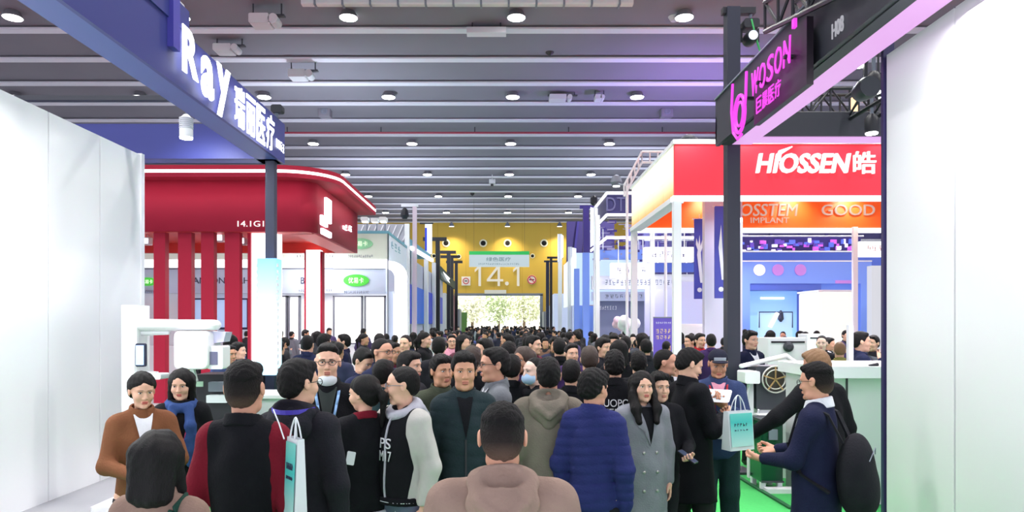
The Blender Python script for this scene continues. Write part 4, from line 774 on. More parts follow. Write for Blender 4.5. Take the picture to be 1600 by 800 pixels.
# ================================================================== PEOPLE: implicit surfaces turned into meshes
class Field:
    """smooth union / difference of tapered capsules and ellipsoids, polygonised by surface nets"""
    def __init__(s): s.ops = []; s.lo = np.full(3, 1e9); s.hi = np.full(3, -1e9); s.noise = None; s.clips = []
    def _bb(s, lo, hi, grow):
        if grow: s.lo = np.minimum(s.lo, lo); s.hi = np.maximum(s.hi, hi)
    def cap(s, a, b, ra, rb=None, k=.03, flat=(1, 1, 1), sub=False):
        rb = ra if rb is None else rb; fl = np.array(flat, float); a = np.array(a, float); b = np.array(b, float); r = max(ra, rb)
        lo = np.minimum(a, b)-r*fl; hi = np.maximum(a, b)+r*fl; s._bb(lo, hi, not sub)
        A = a/fl; B = b/fl; m = fl.min() if fl.min() < 1 else 1.0
        def f(X, Y, Z):
            x, y, z = X/fl[0]-A[0], Y/fl[1]-A[1], Z/fl[2]-A[2]; d = B-A; L = (d*d).sum()+1e-12
            t = np.clip((x*d[0]+y*d[1]+z*d[2])/L, 0, 1); return (np.sqrt((x-t*d[0])**2+(y-t*d[1])**2+(z-t*d[2])**2)-(ra+(rb-ra)*t))*m
        s.ops.append((f, lo, hi, k, sub)); return s
    def ell(s, c, r, k=.03, sub=False, rx=0):
        c = np.array(c, float); r = np.array(r if hasattr(r, '__len__') else (r,)*3, float); m = r.max() if rx else 0
        lo = c-np.maximum(r, m); hi = c+np.maximum(r, m); s._bb(lo, hi, not sub); ca, sa = math.cos(R(rx)), math.sin(R(rx))
        def f(X, Y, Z):
            x, y, z = X-c[0], Y-c[1], Z-c[2]
            if rx: y, z = y*ca+z*sa, -y*sa+z*ca
            x, y, z = x/r[0], y/r[1], z/r[2]
            k0 = np.sqrt(x*x+y*y+z*z)+1e-9; k1 = np.sqrt((x/r[0])**2+(y/r[1])**2+(z/r[2])**2)+1e-9; return k0*(k0-1)/k1
        s.ops.append((f, lo, hi, k, sub)); return s
    def fn(s, f, lo, hi, k=.01, sub=False):
        lo = np.array(lo, float); hi = np.array(hi, float); s._bb(lo, hi, not sub); s.ops.append((f, lo, hi, k, sub)); return s
    def mesh(s, h):
        lo = s.lo-3*h; hi = s.hi+3*h; ax = [np.arange(lo[i], hi[i]+h, h, dtype=np.float32) for i in range(3)]
        G = np.full([len(a) for a in ax], .2, np.float32)
        for f, l, u, k, sub in s.ops:
            m = k+2.5*h; sl = tuple(slice(max(0, int((l[i]-m-ax[i][0])/h)), min(len(ax[i]), int((u[i]+m-ax[i][0])/h)+2)) for i in range(3))
            X, Y, Z = np.meshgrid(ax[0][sl[0]], ax[1][sl[1]], ax[2][sl[2]], indexing='ij', sparse=True)
            d = f(X, Y, Z).astype(np.float32); g = G[sl]
            if sub: d = -d; hh = np.maximum(k-np.abs(g-d), 0)/max(k, 1e-6); G[sl] = np.maximum(g, d)+hh*hh*k*.25
            else: hh = np.maximum(k-np.abs(g-d), 0)/max(k, 1e-6); G[sl] = np.minimum(g, d)-hh*hh*k*.25
        X, Y, Z = np.meshgrid(*ax, indexing='ij', sparse=True)
        if s.noise: G = G+s.noise(X, Y, Z).astype(np.float32)
        for c in s.clips: G = np.maximum(G, c(X, Y, Z).astype(np.float32))
        G[0], G[-1] = .1, .1; G[:, 0] = .1; G[:, -1] = .1; G[:, :, 0] = .1; G[:, :, -1] = .1
        I = G < 0; n = np.array(G.shape)-1
        cor = [(i, j, k) for i in (0, 1) for j in (0, 1) for k in (0, 1)]
        v = lambda A, c: A[c[0]:c[0]+n[0], c[1]:c[1]+n[1], c[2]:c[2]+n[2]]
        cnt = sum(v(I, c).astype(np.int8) for c in cor); act = (cnt > 0) & (cnt < 8); ids = np.argwhere(act)
        if len(ids) == 0: return np.zeros((0, 3)), np.zeros((0, 4), int)
        vals = {c: G[ids[:, 0]+c[0], ids[:, 1]+c[1], ids[:, 2]+c[2]] for c in cor}
        P_ = np.zeros((len(ids), 3)); N = np.zeros(len(ids))
        for a in cor:
            for d in range(3):
                if a[d]: continue
                b = list(a); b[d] = 1; b = tuple(b); fa, fb = vals[a], vals[b]; m = (fa < 0) != (fb < 0)
                t = np.where(m, fa/np.where(m, fa-fb, 1), 0); p = np.tile(np.array(a, float), (len(ids), 1)); p[:, d] = t
                P_[m] += p[m]; N[m] += 1
        V = (ids+P_/N[:, None])*h+np.array([a[0] for a in ax])
        idx = np.full(act.shape, -1, np.int64); idx[act] = np.arange(len(ids)); Q = []
        for d in range(3):
            e1, e2 = (d+1) % 3, (d+2) % 3; s0 = [slice(1, -1)]*3; s0[d] = slice(0, -1); s1 = list(s0); s1[d] = slice(1, None)
            a = I[tuple(s0)]; b = I[tuple(s1)]; w = np.argwhere(a != b); o = np.array([1, 1, 1]); o[d] = 0; g = w+o
            fl = a[tuple(w.T)]
            def at(p, q):
                r = g.copy(); r[:, e1] -= p; r[:, e2] -= q; return idx[tuple(r.T)]
            q = np.stack([at(1, 1), at(0, 1), at(0, 0), at(1, 0)], 1); q[~fl] = q[~fl][:, ::-1]; Q.append(q)
        Q = np.concatenate(Q); Q = Q[(Q >= 0).all(1)]
        return V, Q
def np_mesh(name, parts, mats):
    """parts: list of (V, Q, material index); one mesh"""
    off = 0; Vs = []; Qs = []; M = []
    for V, Q, mi in parts:
        if len(V) == 0: continue
        Vs.append(V); Qs.append(Q+off); M.append(np.full(len(Q), mi)); off += len(V)
    V = np.concatenate(Vs).astype(np.float32); Q = np.concatenate(Qs).astype(np.int32); M = np.concatenate(M).astype(np.int32)
    me = bpy.data.meshes.new(name); me.vertices.add(len(V)); me.vertices.foreach_set('co', V.ravel())
    me.loops.add(len(Q)*4); me.loops.foreach_set('vertex_index', Q.ravel()); me.polygons.add(len(Q))
    me.polygons.foreach_set('loop_start', np.arange(0, len(Q)*4, 4, dtype=np.int32)); me.polygons.foreach_set('loop_total', np.full(len(Q), 4, np.int32))
    me.polygons.foreach_set('use_smooth', np.ones(len(Q), bool))
    for m in mats: me.materials.append(m)
    me.polygons.foreach_set('material_index', M); me.update(calc_edges=True); return me
def mkobj(name, me, parent, **kw):
    o = bpy.data.objects.new(name, me); COL.objects.link(o); o.parent = parent; return setp(o, **kw)
def wrinkle(seed, amp, fz=26, fx=14):
    r = np.random.RandomState(seed); p = r.rand(8)*6.3
    def f(X, Y, Z):
        a = np.sin(Z*fz+3*np.sin(X*9+p[0])+2*np.sin(Y*11+p[1])+p[2]); b = np.sin(Z*fz*.55+X*fx+p[3]+2*np.sin(Y*8+Z*5+p[4])); c = np.sin(X*30+Z*17*np.cos(p[5])+p[6])
        return amp*(.55*a+.6*b+.25*c)*(.6+.4*np.sin(Z*6+X*5+p[7]))
    return f
def puffer(pitch, amp):
    return lambda X, Y, Z: -amp*np.abs(np.sin((Z+.02*np.sin(X*7))*PI/pitch))**.35+0*X+0*Y

# ---------------------------------------------------------------- heads (origin between the ears, looking -Y)
skin_tones = {'light': (226, 178, 152), 'mid': (205, 152, 122), 'tan': (188, 140, 112), 'pale': (236, 200, 182), 'ruddy': (210, 156, 130)}
def skin(n): return mat('skin_'+n, skin_tones[n], rough=.5, bump=.06, bscale=260, var=.06, spec=.35)
m_lip = mat('lips', (176, 92, 86), rough=.4); m_lipf = mat('lips_red', (188, 64, 70), rough=.35); m_eyew = mat('eye_white', (226, 222, 218), rough=.25); m_iris = mat('iris_dark', (34, 22, 18), rough=.2)
m_hair = mat('black_hair', (13, 11, 12), rough=.55, bump=.7, bscale=45, stretch=(9, 9, 1), spec=.25)
m_hairb = mat('brown_hair', (60, 45, 37), rough=.5, bump=.7, bscale=45, stretch=(9, 9, 1)); m_hairg = mat('grey_hair', (92, 84, 76), rough=.6, bump=.7, bscale=45, stretch=(9, 9, 1)); m_fade = mat('cropped_hair', (62, 50, 44), spec=.2, rough=.7, bump=.6, bscale=120)
def _fade():                                            # clipped sides: scalp shows through low down, full black above
    nt = m_fade.node_tree; a = nt.nodes.new('ShaderNodeAttribute'); a.attribute_name = 'hair_height'; mr = nt.nodes.new('ShaderNodeMapRange'); mr.inputs[1].default_value = -.085; mr.inputs[2].default_value = .045
    cr = nt.nodes.new('ShaderNodeValToRGB'); cr.color_ramp.elements[0].color = rgb(94, 74, 63); cr.color_ramp.elements[1].color = rgb(13, 11, 12); e = cr.color_ramp.elements.new(.5); e.color = rgb(34, 27, 25)
    nt.links.new(a.outputs['Fac'], mr.inputs[0]); nt.links.new(mr.outputs[0], cr.inputs[0]); nt.links.new(cr.outputs[0], nt.nodes['Principled BSDF'].inputs['Base Color'])
_fade()
m_hairs = mat('sandy_hair', (134, 100, 68), rough=.55, bump=.6, bscale=60, stretch=(9, 9, 1))
HEADS = {}
def head_parts(kind='m', h=.0055, wd=1.0):
    key = (kind, h, wd)
    if key in HEADS: return HEADS[key]
    f = Field(); w = wd; fem = kind == 'f'
    f.ell((0, .018, .028), (.075*w, .094, .088), .02).ell((0, -.028, -.03), (.058*w, .063, .082), .03).ell((0, -.045, .035), (.056*w, .044, .05), .02)
    jw = .024 if fem else .031
    f.cap((-jw*w, -.035, -.088), (jw*w, -.035, -.088), .024 if fem else .027, k=.03).ell((0, -.072, -.104), (.020, .018, .017), .025)
    for s in (-1, 1): f.ell((s*.038*w, -.058, -.032), (.022, .024, .022), .025).cap((s*.012, -.088, .022), (s*.044, -.076, .022), .006 if fem else .009, k=.012)
    f.cap((0, -.086, .01), (0, -.106, -.032), .008, .0115, k=.012)
    for s in (-1, 1): f.ell((s*.012, -.098, -.036), (.008, .009, .007), .006); f.ell((s*.031, -.103, .004), (.018, .018, .012), .012, sub=True)
    f.cap((-.018, -.091, -.062), (.018, -.091, -.062), .0055, k=.006).cap((-.015, -.089, -.073), (.015, -.089, -.073), .0065, k=.006)
    for s in (-1, 1):
        f.ell((s*.079*w, .012, -.004), (.009, .020, .032), .008, rx=-12); f.ell((s*.089*w, .006, -.004), (.006, .010, .019), .004, sub=True)
    nr = .045 if fem else .052
    f.cap((0, .02, -.05), (0, .022, -.165), nr, nr-.004, k=.03)
    V, Q = f.mesh(h); P0 = [(V, Q, 0)]
    if h < .009:
        g = Field().cap((-.017, -.0945, -.062), (.017, -.0945, -.062), .0042, k=.002).cap((-.014, -.0925, -.0725), (.014, -.0925, -.0725), .005, k=.002); a, b = g.mesh(.0035); P0.append((a, b, 1))
        g = Field(); q = Field(); br = Field(); q2 = Field()
        for s in (-1, 1):
            g.ell((s*.031, -.0805, .003), (.0125, .010, .0056), .001); q.ell((s*.031, -.0875, .003), (.0056, .005, .0056), .001)
            br.cap((s*.015, -.099 if fem else -.1, .0225), (s*.045, -.083, .0245), .0022 if fem else .0032, .0014, k=.002); q2.cap((s*.0185, -.0905, .0095), (s*.045, -.081, .008), .0022, k=.001)
        for fld, mi in ((g, 2), (q, 3), (br, 4), (q2, 4)): a, b = fld.mesh(.0028); P0.append((a, b, mi))
    HEADS[key] = P0; return P0
HAIRS = {}
def hair_parts(style, h=.007):
    key = (style, h)
    if key in HAIRS: return HAIRS[key]
    f = Field(); Yk = [-.2, -.095, -.06, -.04, -.02, .01, .035, .06, .2]
    line = {'short': [.10, .070, .052, .02, -.02, -.0, -.045, -.075, -.085], 'crop': [.10, .078, .06, .035, .01, .01, -.02, -.06, -.07], 'messy': [.085, .052, .045, .01, -.025, -.01, -.05, -.085, -.09],
            'top': [.11, .075, .06, .048, .04, .038, .035, .03, .02], 'fade': [.10, .075, .06, .03, -.005, 0, -.05, -.085, -.095], 'bald': [.10, .09, .08, .05, .03, .02, -.03, -.06, -.07]}
    fr = {'short': 1.0, 'crop': .5, 'messy': 1.5, 'top': .95, 'fade': .15, 'bald': .2}
    if style in line:
        t = .010*fr[style]; f.ell((0, .018, .030), (.0765+t*.55, .096+t, .090+t*1.3), .01)
        if style in ('messy', 'top', 'short'): f.cap((-.035, -.05, .085), (.035, -.05, .088), .026*min(1.2, fr[style]), k=.03)
        f.ell((0, .03, -.03), (.066+t*.5, .075+t, .07), .03)
        lz = lambda X, Y: np.interp(Y, Yk, line[style])+.004*np.sin(X*140+Y*90)+.003*np.sin(X*260)
        f.clips.append(lambda X, Y, Z: (lz(X, Y)-Z)+0*X)
        am = .0022*fr[style]
        f.noise = lambda X, Y, Z: am*(np.sin(X*190+12*np.sin(Y*40))*np.sin(Y*150+Z*60)+.7*np.sin(X*120-Y*90+Z*170+4*np.sin(X*60)))*np.clip((Z-lz(X, Y))/.03, 0, 1)+(t*1.1+.0015)*np.clip(1-(Z-lz(X, Y))/.035, 0, 1)**1.5
    else:
        f.ell((0, .018, .032), (.090, .108, .100), .02)
        zb = {'bob': -.13, 'long': -.30, 'bun': -.05, 'tail': -.05}[style]
        if style in ('bob', 'long'):
            for s in (-1, 1): f.cap((s*.072, .0, .03), (s*(.078 if style == 'bob' else .088), -.01, zb), .028, .024, k=.03)
            f.cap((0, .062, .03), (0, .082 if style == 'bob' else .10, zb), .06, .052, k=.04, flat=(1.35, .8, 1))
            for s in (-1, 1):
                f.cap((s*.04, .06, .03), (s*.05, .075, zb), .045, .04, k=.04)
                if style == 'long': f.cap((s*.078, -.015, -.06), (s*.082, -.075, -.17), .034, .038, k=.04).cap((s*.082, -.075, -.17), (s*.072, -.125, -.27), .038, .024, k=.04)
        else:
            f.ell((0, .04, -.02), (.078, .08, .07), .02)
            if style == 'bun': f.ell((0, .13, .03), (.042, .04, .042), .01)
            else: f.cap((0, .115, .03), (0, .155, -.03), .03, .03, k=.02).cap((0, .155, -.03), (0, .13, -.22), .03, .012, k=.02)
        fz = -.16 if style in ('bob', 'long') else .03
        f.ell((0, -.105, -.035), (.062, .085, .098), .012, sub=True)
        f.cap((0, -.05, -.05), (0, -.03, -.40), .058, .075, k=.01, sub=True)
        if style in ('bun', 'tail'): f.clips.append(lambda X, Y, Z: (np.interp(Y, [-.1, -.03, .02, .06, .1], [.06, .03, -.01, -.08, -.3])-Z)+0*X)
        f.noise = lambda X, Y, Z: .0018*np.sin(X*150+8*np.sin(Z*12))*np.sin(Y*130+5*np.sin(Z*9))+.003*np.sin(X*50+Y*60+Z*8)
    HAIRS[key] = f.mesh(h); return HAIRS[key]
# ---------------------------------------------------------------- hands (wrist at origin, fingers along -Z, palm facing +Y, thumb on +X)
def hand_parts(pose, h=.0042):
    f = Field(); curl = {'relaxed': 22, 'grip': 72, 'hold': 48}[pose]
    f.cap((0, 0, .03), (0, 0, -.02), .026, .026, k=.015, flat=(1, .8, 1)).cap((-.012, 0, -.03), (-.018, 0, -.075), .024, .02, k=.015, flat=(1.2, .62, 1)).cap((.012, 0, -.03), (.02, 0, -.078), .024, .02, k=.015, flat=(1.2, .62, 1))
    for i, (x, L) in enumerate(((.033, .072), (.011, .080), (-.011, .075), (-.032, .060))):
        p = np.array((x, 0, -.085)); a = R(curl*.35)
        for j, seg in enumerate((.45, .32, .25)):
            q = p+np.array((x*.06, math.sin(a), -math.cos(a)))*L*seg; r0 = .0095-.0012*j; f.cap(p, q, r0, r0-.0008, k=.004); p = q; a += R(curl*(.9+.1*i))
    p = np.array((.026, .008, -.022)); f.cap(p, (.052, .022, -.055), .015, .012, k=.012).cap((.052, .022, -.055), (.052 if pose != 'relaxed' else .058, .042 if pose != 'relaxed' else .028, -.088), .0115, .009, k=.005)
    return f.mesh(h)
HANDM = {}
def frame_to(d, up):
    z = -np.array(d)/np.linalg.norm(d); y = np.array(up, float); y = y-z*y.dot(z); y /= np.linalg.norm(y)+1e-9; x = np.cross(y, z); return np.stack([x, y, z], 1)
def arm_ik(S, W, pole):
    S = np.array(S, float); W = np.array(W, float); d = W-S; L = np.linalg.norm(d); a, b = .285, .255
    if L > a+b-.005: W = S+d/L*(a+b-.005); d = W-S; L = np.linalg.norm(d)
    c = (a*a-b*b+L*L)/(2*L); hh = math.sqrt(max(a*a-c*c, 0)); u = d/L; p = np.array(pole, float); p = p-u*p.dot(u); p /= np.linalg.norm(p)+1e-9
    return S+u*c+p*hh, W
POSES = {'down': (.222, -.02, .875), 'front': (.10, -.30, 1.10), 'pocket': (.20, -.12, .96), 'phone': (.07, -.31, 1.20), 'bent': (.22, -.30, 1.12), 'low': (.12, -.24, .93), 'side': (.34, -.2, 1.05), 'back': (.08, .2, .95), 'face': (.09, -.2, 1.40), 'hug': (.02, -.22, 1.2), 'reach': (.42, -.42, 1.12)}
SH = .158; SZ = 1.415
COUNT = [0]
def person(name_label, px, Y, h=1.72, face=0, top=None, legs=None, hair='short', hm=None, sk='light', head=(0, 0), arms=('down', 'down'), hands=('relaxed', 'relaxed'), sex='m', wide=1.0, lean=0, q=1, X=None, group=None, extras=None, seed=None, hwd=1.0, step=0.04, shoes=None, root=None):
    """one visitor; face = heading in degrees (0 looks at the camera, 90 to the right of the picture). q scales the grid for far visitors"""
    COUNT[0] += 1; seed = seed or COUNT[0]; s = h/1.75; X = PX(px, Y) if X is None else X
    top = dict(dict(kind='jacket', c=BLACK, hem=.80, thick=.012, puff=0, hood=None, collar=.05, sleeves=None, name='jacket'), **(top or {}))
    legs = dict(dict(c=fabric('black_trousers', (28, 29, 34))), **(legs or {})); hm = hm or m_hair
    t = root or thing('person', name_label, 'person', (X, Y, 0), group); t.rotation_euler = (0, 0, R(face)); off = None
    def fin(V):
        V = V.copy()
        if lean:
            k = np.clip((V[:, 2]-.9)/.6, 0, 1.5); V[:, 1] -= k**1.3*lean
        return V*s
    hy, hp = head; Mh = np.array(Matrix.Rotation(R(hy), 3, 'Z') @ Matrix.Rotation(R(hp), 3, 'X')); hc = np.array((0, 0.0, 1.75-.122))
    def hd(V):
        # keep the neck's foot in place while the head turns
        W = V @ Mh.T; k = np.clip((V[:, 2]+.15)/.10, 0, 1)[:, None]; return W*k+V*(1-k)+hc
    J = {}
    for i, sx in enumerate((-1, 1)):
        a = arms[i]; p = POSES[a] if isinstance(a, str) else a; S = (sx*SH*wide, .01, SZ-.02)
        pole = (sx*.6, .5, -.5) if (isinstance(a, str) and a != 'reach') or len(p) < 4 else (sx*1.0, .2, 0)
        J[sx] = (np.array(S),)+arm_ik(S, (sx*p[0]*(wide if p[0] > .15 else 1), p[1], p[2]), pole)
    hip = {-1: (-.09, .0, .90), 1: (.09, .0, .90)}; kn = {-1: (-.10, -.02-step, .49), 1: (.10, -.02+step, .49)}; an = {-1: (-.11, .02-step*1.4, .075), 1: (.11, .02+step*1.4, .075)}
    # body: one continuous skin surface
    f = Field(); f.ell((0, .0, 1.25), (.150, .092, .21), .03).ell((0, 0, 1.03), (.14, .10, .2), .05).ell((0, .01, .9), (.155, .105, .12), .05).cap((-.12, .01, 1.395), (.12, .01, 1.395), .045, k=.03).cap((0, .015, 1.38), (0, .015, 1.48), .046, k=.02)
    for sx in (-1, 1):
        S, E_, W = J[sx]; f.cap(S, E_, .048, .038, k=.04).cap(E_, W, .038, .026, k=.02); f.cap(hip[sx], kn[sx], .078, .052, k=.05).cap(kn[sx], an[sx], .050, .038, k=.03).cap(an[sx], (an[sx][0], an[sx][1]-.09, .04), .038, .03, k=.02)
    V, Q = f.mesh(.026*(1 if q == 1 else 1.35)); parts = [(fin(V), Q, 0)]
    for V, Q, mi in head_parts(sex, .0055 if q == 1 else (.0085 if q < 2 else .014), hwd): parts.append((fin(hd(V)), Q, mi))
    for i, sx in enumerate((-1, 1)):
        S, E_, W = J[sx]; hpz = hands[i]; key = (hpz, q > 1)
        if key not in HANDM: HANDM[key] = hand_parts(hpz, .0042 if q == 1 else .008)
        V, Q = HANDM[key]; V = V*np.array((-sx, 1, 1)); Q = Q if sx < 0 else Q[:, ::-1]
        d = W-E_; d /= np.linalg.norm(d); inn = np.array((-sx*1.0, .3, 0)) if abs(d[2]) > .75 else np.array((-sx*.4, 0, 1.0)); Fm = frame_to(d, inn)
        if (np.linalg.det(Fm) < 0): Fm[:, 0] *= -1
        parts.append((fin(V @ Fm.T+W+d*.02), Q, 0))
    skm = skin(sk); me = np_mesh('body', parts, [skm, m_lipf if sex == 'f' else m_lip, m_eyew, m_iris, m_hair if hm is not m_hairs else m_hairs]); body = mkobj('body', me, t)
    # hair
    if hair:
        if hair == 'fade': hp_ = [(*hair_parts('fade', .007*(1 if q == 1 else 1.6)), 1), (*hair_parts('top', .007*(1 if q == 1 else 1.6)), 1)]
        elif hair == 'balding': hp_ = [(*hair_parts('bald', .007), 1)]
        else: hp_ = [(*hair_parts(hair, .007*(1 if q == 1 else 1.6)), 0)]
        hme = np_mesh('hair', [(fin(V @ Mh.T*np.array((hwd, 1, 1))+hc), Q, mi) for V, Q, mi in hp_], [hm, m_fade if hm is m_hair else hm])
        at = hme.attributes.new('hair_height', 'FLOAT', 'POINT'); at.data.foreach_set('value', np.concatenate([V[:, 2]+.25*V[:, 1]*0 for V, Q, mi in hp_]).astype(np.float32))
        mkobj('hair', hme, t)
    # trousers, shoes
    hq = .02 if q == 1 else .03
    f = Field()
    lt = legs.get('loose', .0)
    for sx in (-1, 1): f.cap(hip[sx], kn[sx], .096, .070+lt, k=.05).cap(kn[sx], an[sx], .070+lt, .058+lt, k=.03)
    f.ell((0, .01, .92), (.146*min(wide, 1.12), .108, .13), .05); f.noise = wrinkle(seed, .004); f.clips.append(lambda X, Y, Z: .055-Z+0*X+0*Y); f.clips.append(lambda X, Y, Z: Z-min(1.0, max(top['hem'], .6)+.1)+0*X+0*Y)
    V, Q = f.mesh(hq); mkobj('trousers', np_mesh('trousers', [(fin(V), Q, 0)], [legs['c']]), t)
    for sx in (-1, 1):
        f = Field(); a = an[sx]; f.cap((a[0], a[1]+.03, .05), (a[0]*1.1, a[1]-.13, .038), .046, .040, k=.02, flat=(1, 1, .95)).cap((a[0], a[1], .09), (a[0], a[1]-.01, .05), .045, k=.02); f.clips.append(lambda X, Y, Z: .0-Z+0*X+0*Y)
        V, Q = f.mesh(.014 if q == 1 else .022); mkobj('shoe', np_mesh('shoe', [(fin(V), Q, 0)], [shoes or mat('shoe_black', (26, 25, 27), rough=.5)]), t)
    # upper garment
    th = top['thick']; w = wide; hem = top['hem']; kind = top['kind']; f = Field(); g = top.get('g', .0145) if q == 1 else .024
    f.ell((0, .0, 1.24), (.162*w+th, .115+th, .22), .06).ell((0, -.005, 1.04), (.146*w+th, .113+th, .2), .06)
    if hem < .95: f.ell((0, .01, .90), (.156*w+th, .118+th, .16), .06)
    f.cap((-.118*w, .01, 1.395), (.118*w, .01, 1.395), .062+th*.6, k=.05).cap((0, .04, 1.33), (0, .032, 1.465), .078, .070, k=.04).cap((0, .03, 1.47), (-.13*w, .015, 1.415), .052, .06, k=.04).cap((0, .03, 1.47), (.13*w, .015, 1.415), .052, .06, k=.04)
    if hem < .78: f.cap((0, .0, .98), (0, .0, hem), 0.158*w+th, (.158+top.get('flare', .04))*w+th, k=.05, flat=(1, .74, 1))
    for sx in (-1, 1):
        S, E_, W = J[sx]; f.cap(S, E_, 0.058+th*.7, .049+th*.5, k=.045).cap(E_, W, .049+th*.5, .037+th*.3, k=.03)
        if kind == 'vest': pass
    bul = top.get('belly')
    if bul: f.ell((0, -.05, 1.05), (.15*w, .11+bul, .15), .06)
    f.cap((0, .022, 1.52), (0, .0, 1.66), .056, .075, k=.01, sub=True)
    if top.get('neck', 1): f.cap((0, -.085, 1.485), (0, -.03, 1.60), .052, .07, k=.015, sub=True)
    wr = wrinkle(seed+50, top.get('wr', .006)); pf = puffer(top['puff'], .009) if top['puff'] else None
    f.noise = (lambda X, Y, Z: wr(X, Y, Z)*.5+pf(X, Y, Z)) if pf else wr
    f.clips.append(lambda X, Y, Z: hem-Z+.01*np.sin(X*20)+0*Y if hem > .5 else hem-Z+0*X+0*Y)
    V, Q = f.mesh(g); mats = [top['c']]; mi = np.zeros(len(Q), int)
    if top['sleeves'] is not None or top.get('panels'):
        mats.append(top['sleeves'] or top['c']); C = V[Q].mean(1); arm = np.zeros(len(Q), bool)
        for sx in (-1, 1):
            S, E_, W = J[sx]
            def sd(P0, A, B): d = B-A; tt = np.clip(((P0-A) @ d)/(d @ d), 0, 1); return np.linalg.norm(P0-A-tt[:, None]*d, axis=1)
            dist = np.minimum(sd(C, S, E_), sd(C, E_, W)); arm |= (dist < .085+th) & ((C[:, 0]*sx > (.165 if top.get('sl_in') is None else top['sl_in'])*w) | (sd(C, E_, W) < .07+th))
        mi[arm] = 1
        E = np.concatenate([Q[:, [0, 1]], Q[:, [1, 2]], Q[:, [2, 3]], Q[:, [3, 0]]]); Fi = np.tile(np.arange(len(Q)), 4); Es = np.sort(E, 1); key = Es[:, 0].astype(np.int64)*len(V)+Es[:, 1]; o_ = np.argsort(key, kind='stable'); ks = key[o_]
        same = np.nonzero(ks[1:] == ks[:-1])[0]; bd = same[mi[Fi[o_[same]]] != mi[Fi[o_[same+1]]]]; be = Es[o_[bd]]
        for _ in range(6):                              # even out the seam between sleeve and body
            acc = np.zeros_like(V); n_ = np.zeros(len(V)); np.add.at(acc, be[:, 0], V[be[:, 1]]); np.add.at(acc, be[:, 1], V[be[:, 0]]); np.add.at(n_, be[:, 0], 1); np.add.at(n_, be[:, 1], 1)
            k_ = n_ > 1; V[k_] = V[k_]*.4+.6*acc[k_]/n_[k_][:, None]
    pts = [(fin(V), Q[mi == k], k) for k in range(len(mats)) if (mi == k).any()]
    # share vertices between the zones
    off_ = 0; me = np_mesh(top['name'], [(fin(V), Q, 0)], mats)
    if len(mats) > 1: me.polygons.foreach_set('material_index', mi.astype(np.int32)); me.update()
    tp = mkobj(top['name'], me, t); GV = V
    def surf(x, z, sg):
        m = (np.abs(GV[:, 0]-x) < .022) & (np.abs(GV[:, 2]-z) < .022) & (GV[:, 1]*sg > .03)
        if not m.any(): return sg*(.075-(z-1.46)*.2)
        return sg*np.sort(GV[m, 1]*sg)[::-1][:4].mean()
    zf = lambda V: fin(V)
    if top['collar'] and not top['hood']:
        hc_ = top['collar']; f = Field()
        def col(X, Y, Z):
            y = Y-.022; qd = (np.sqrt((X/.070)**2+(y/.072)**2+1e-9)-1)*.071; return np.maximum(np.abs(qd-(.004+.25*(1.50-Z)))-.009, np.abs(Z-(1.475+.25*y+hc_*.2))-hc_*.5-.012)
        f.fn(col, (-.11, -.09, 1.43), (.11, .13, 1.56)); V, Q = f.mesh(.0085 if q == 1 else .013); mkobj('collar', np_mesh('collar', [(zf(V), Q, 0)], [top.get('collar_c') or top['c']]), tp)
    if top['hood']:
        hcM = top['hood'] if top['hood'] is not True else top['c']; f = Field()
        n = 14
        ring = [np.array((.088*math.sin(2*PI*k/n), .015+.082*-math.cos(2*PI*k/n), 1.475+.035*-math.cos(2*PI*k/n))) for k in range(n+1)]
        for k in range(n): f.cap(ring[k], ring[k+1], .030+.010*(ring[k][1] > 0), .030+.010*(ring[k+1][1] > 0), k=.02)
        f.ell((0, .105, 1.415), (.130, .062, .095), .03).cap((0, .12, 1.40), (0, .125, 1.315), .060, .034, k=.04, flat=(1.15, .8, 1))
        for sx in (-1, 1): f.cap((sx*.108, .075, 1.485), (sx*.075, .145, 1.43), .026, .024, k=.012).cap((sx*.075, .145, 1.43), (0, .180, 1.372), .024, .021, k=.012)
        f.ell((0, .122, 1.512), (.076, .034, .045), .02, sub=True)
        f.cap((0, .028, 1.44), (0, .0, 1.62), .056, .072, k=.01, sub=True); f.noise = wrinkle(seed+9, .003, 40, 30)
        V, Q = f.mesh(.0095 if q == 1 else .015); mkobj('hood', np_mesh('hood', [(zf(V), Q, 0)], [hcM]), tp)
    t['_'] = 0; del t['_']
    ctx = dict(surf=surf, t=t, top=tp, fin=fin, s=s, J=J, hd=lambda V: (np.array(V) @ Mh.T)+hc, Mh=Mh, X=X, Y=Y, face=face, th=th, w=w)
    for e in (extras or []): e(ctx)
    return ctx
def tmesh(ctx, mb, name, m, parent=None, headspace=False, kind=None, smooth=True, **kw):
    V = np.array(mb.v, float)
    if headspace: V = ctx['hd'](V)
    V = ctx['fin'](V); me = bpy.data.meshes.new(name); me.from_pydata(V.tolist(), [], mb.f); me.materials.append(m)
    if smooth: me.polygons.foreach_set('use_smooth', [True]*len(me.polygons))
    return mkobj(name, me, parent or ctx['t'], **kw)
def glasses(c=BLACK):
    def f(ctx):
        g = None
        for s in (-1, 1):
            mb = MB().tube([(s*.033+.023*math.cos(a), -.104+.10*abs(s*.033+.023*math.cos(a))**1.3, .002+.017*math.sin(a)) for a in np.linspace(0, 2*PI, 16, endpoint=False)], .0022, 6, True)
            if s < 0: mb.tube([(-.010, -.106, .006), (.010, -.106, .006)], .002, 6)
            mb.tube([(s*.057, -.098, .006), (s*.078, -.05, .008), (s*.084, .02, .004)], .002, 6)
            g = tmesh(ctx, mb, 'glasses_frame', c, headspace=True)
    return f
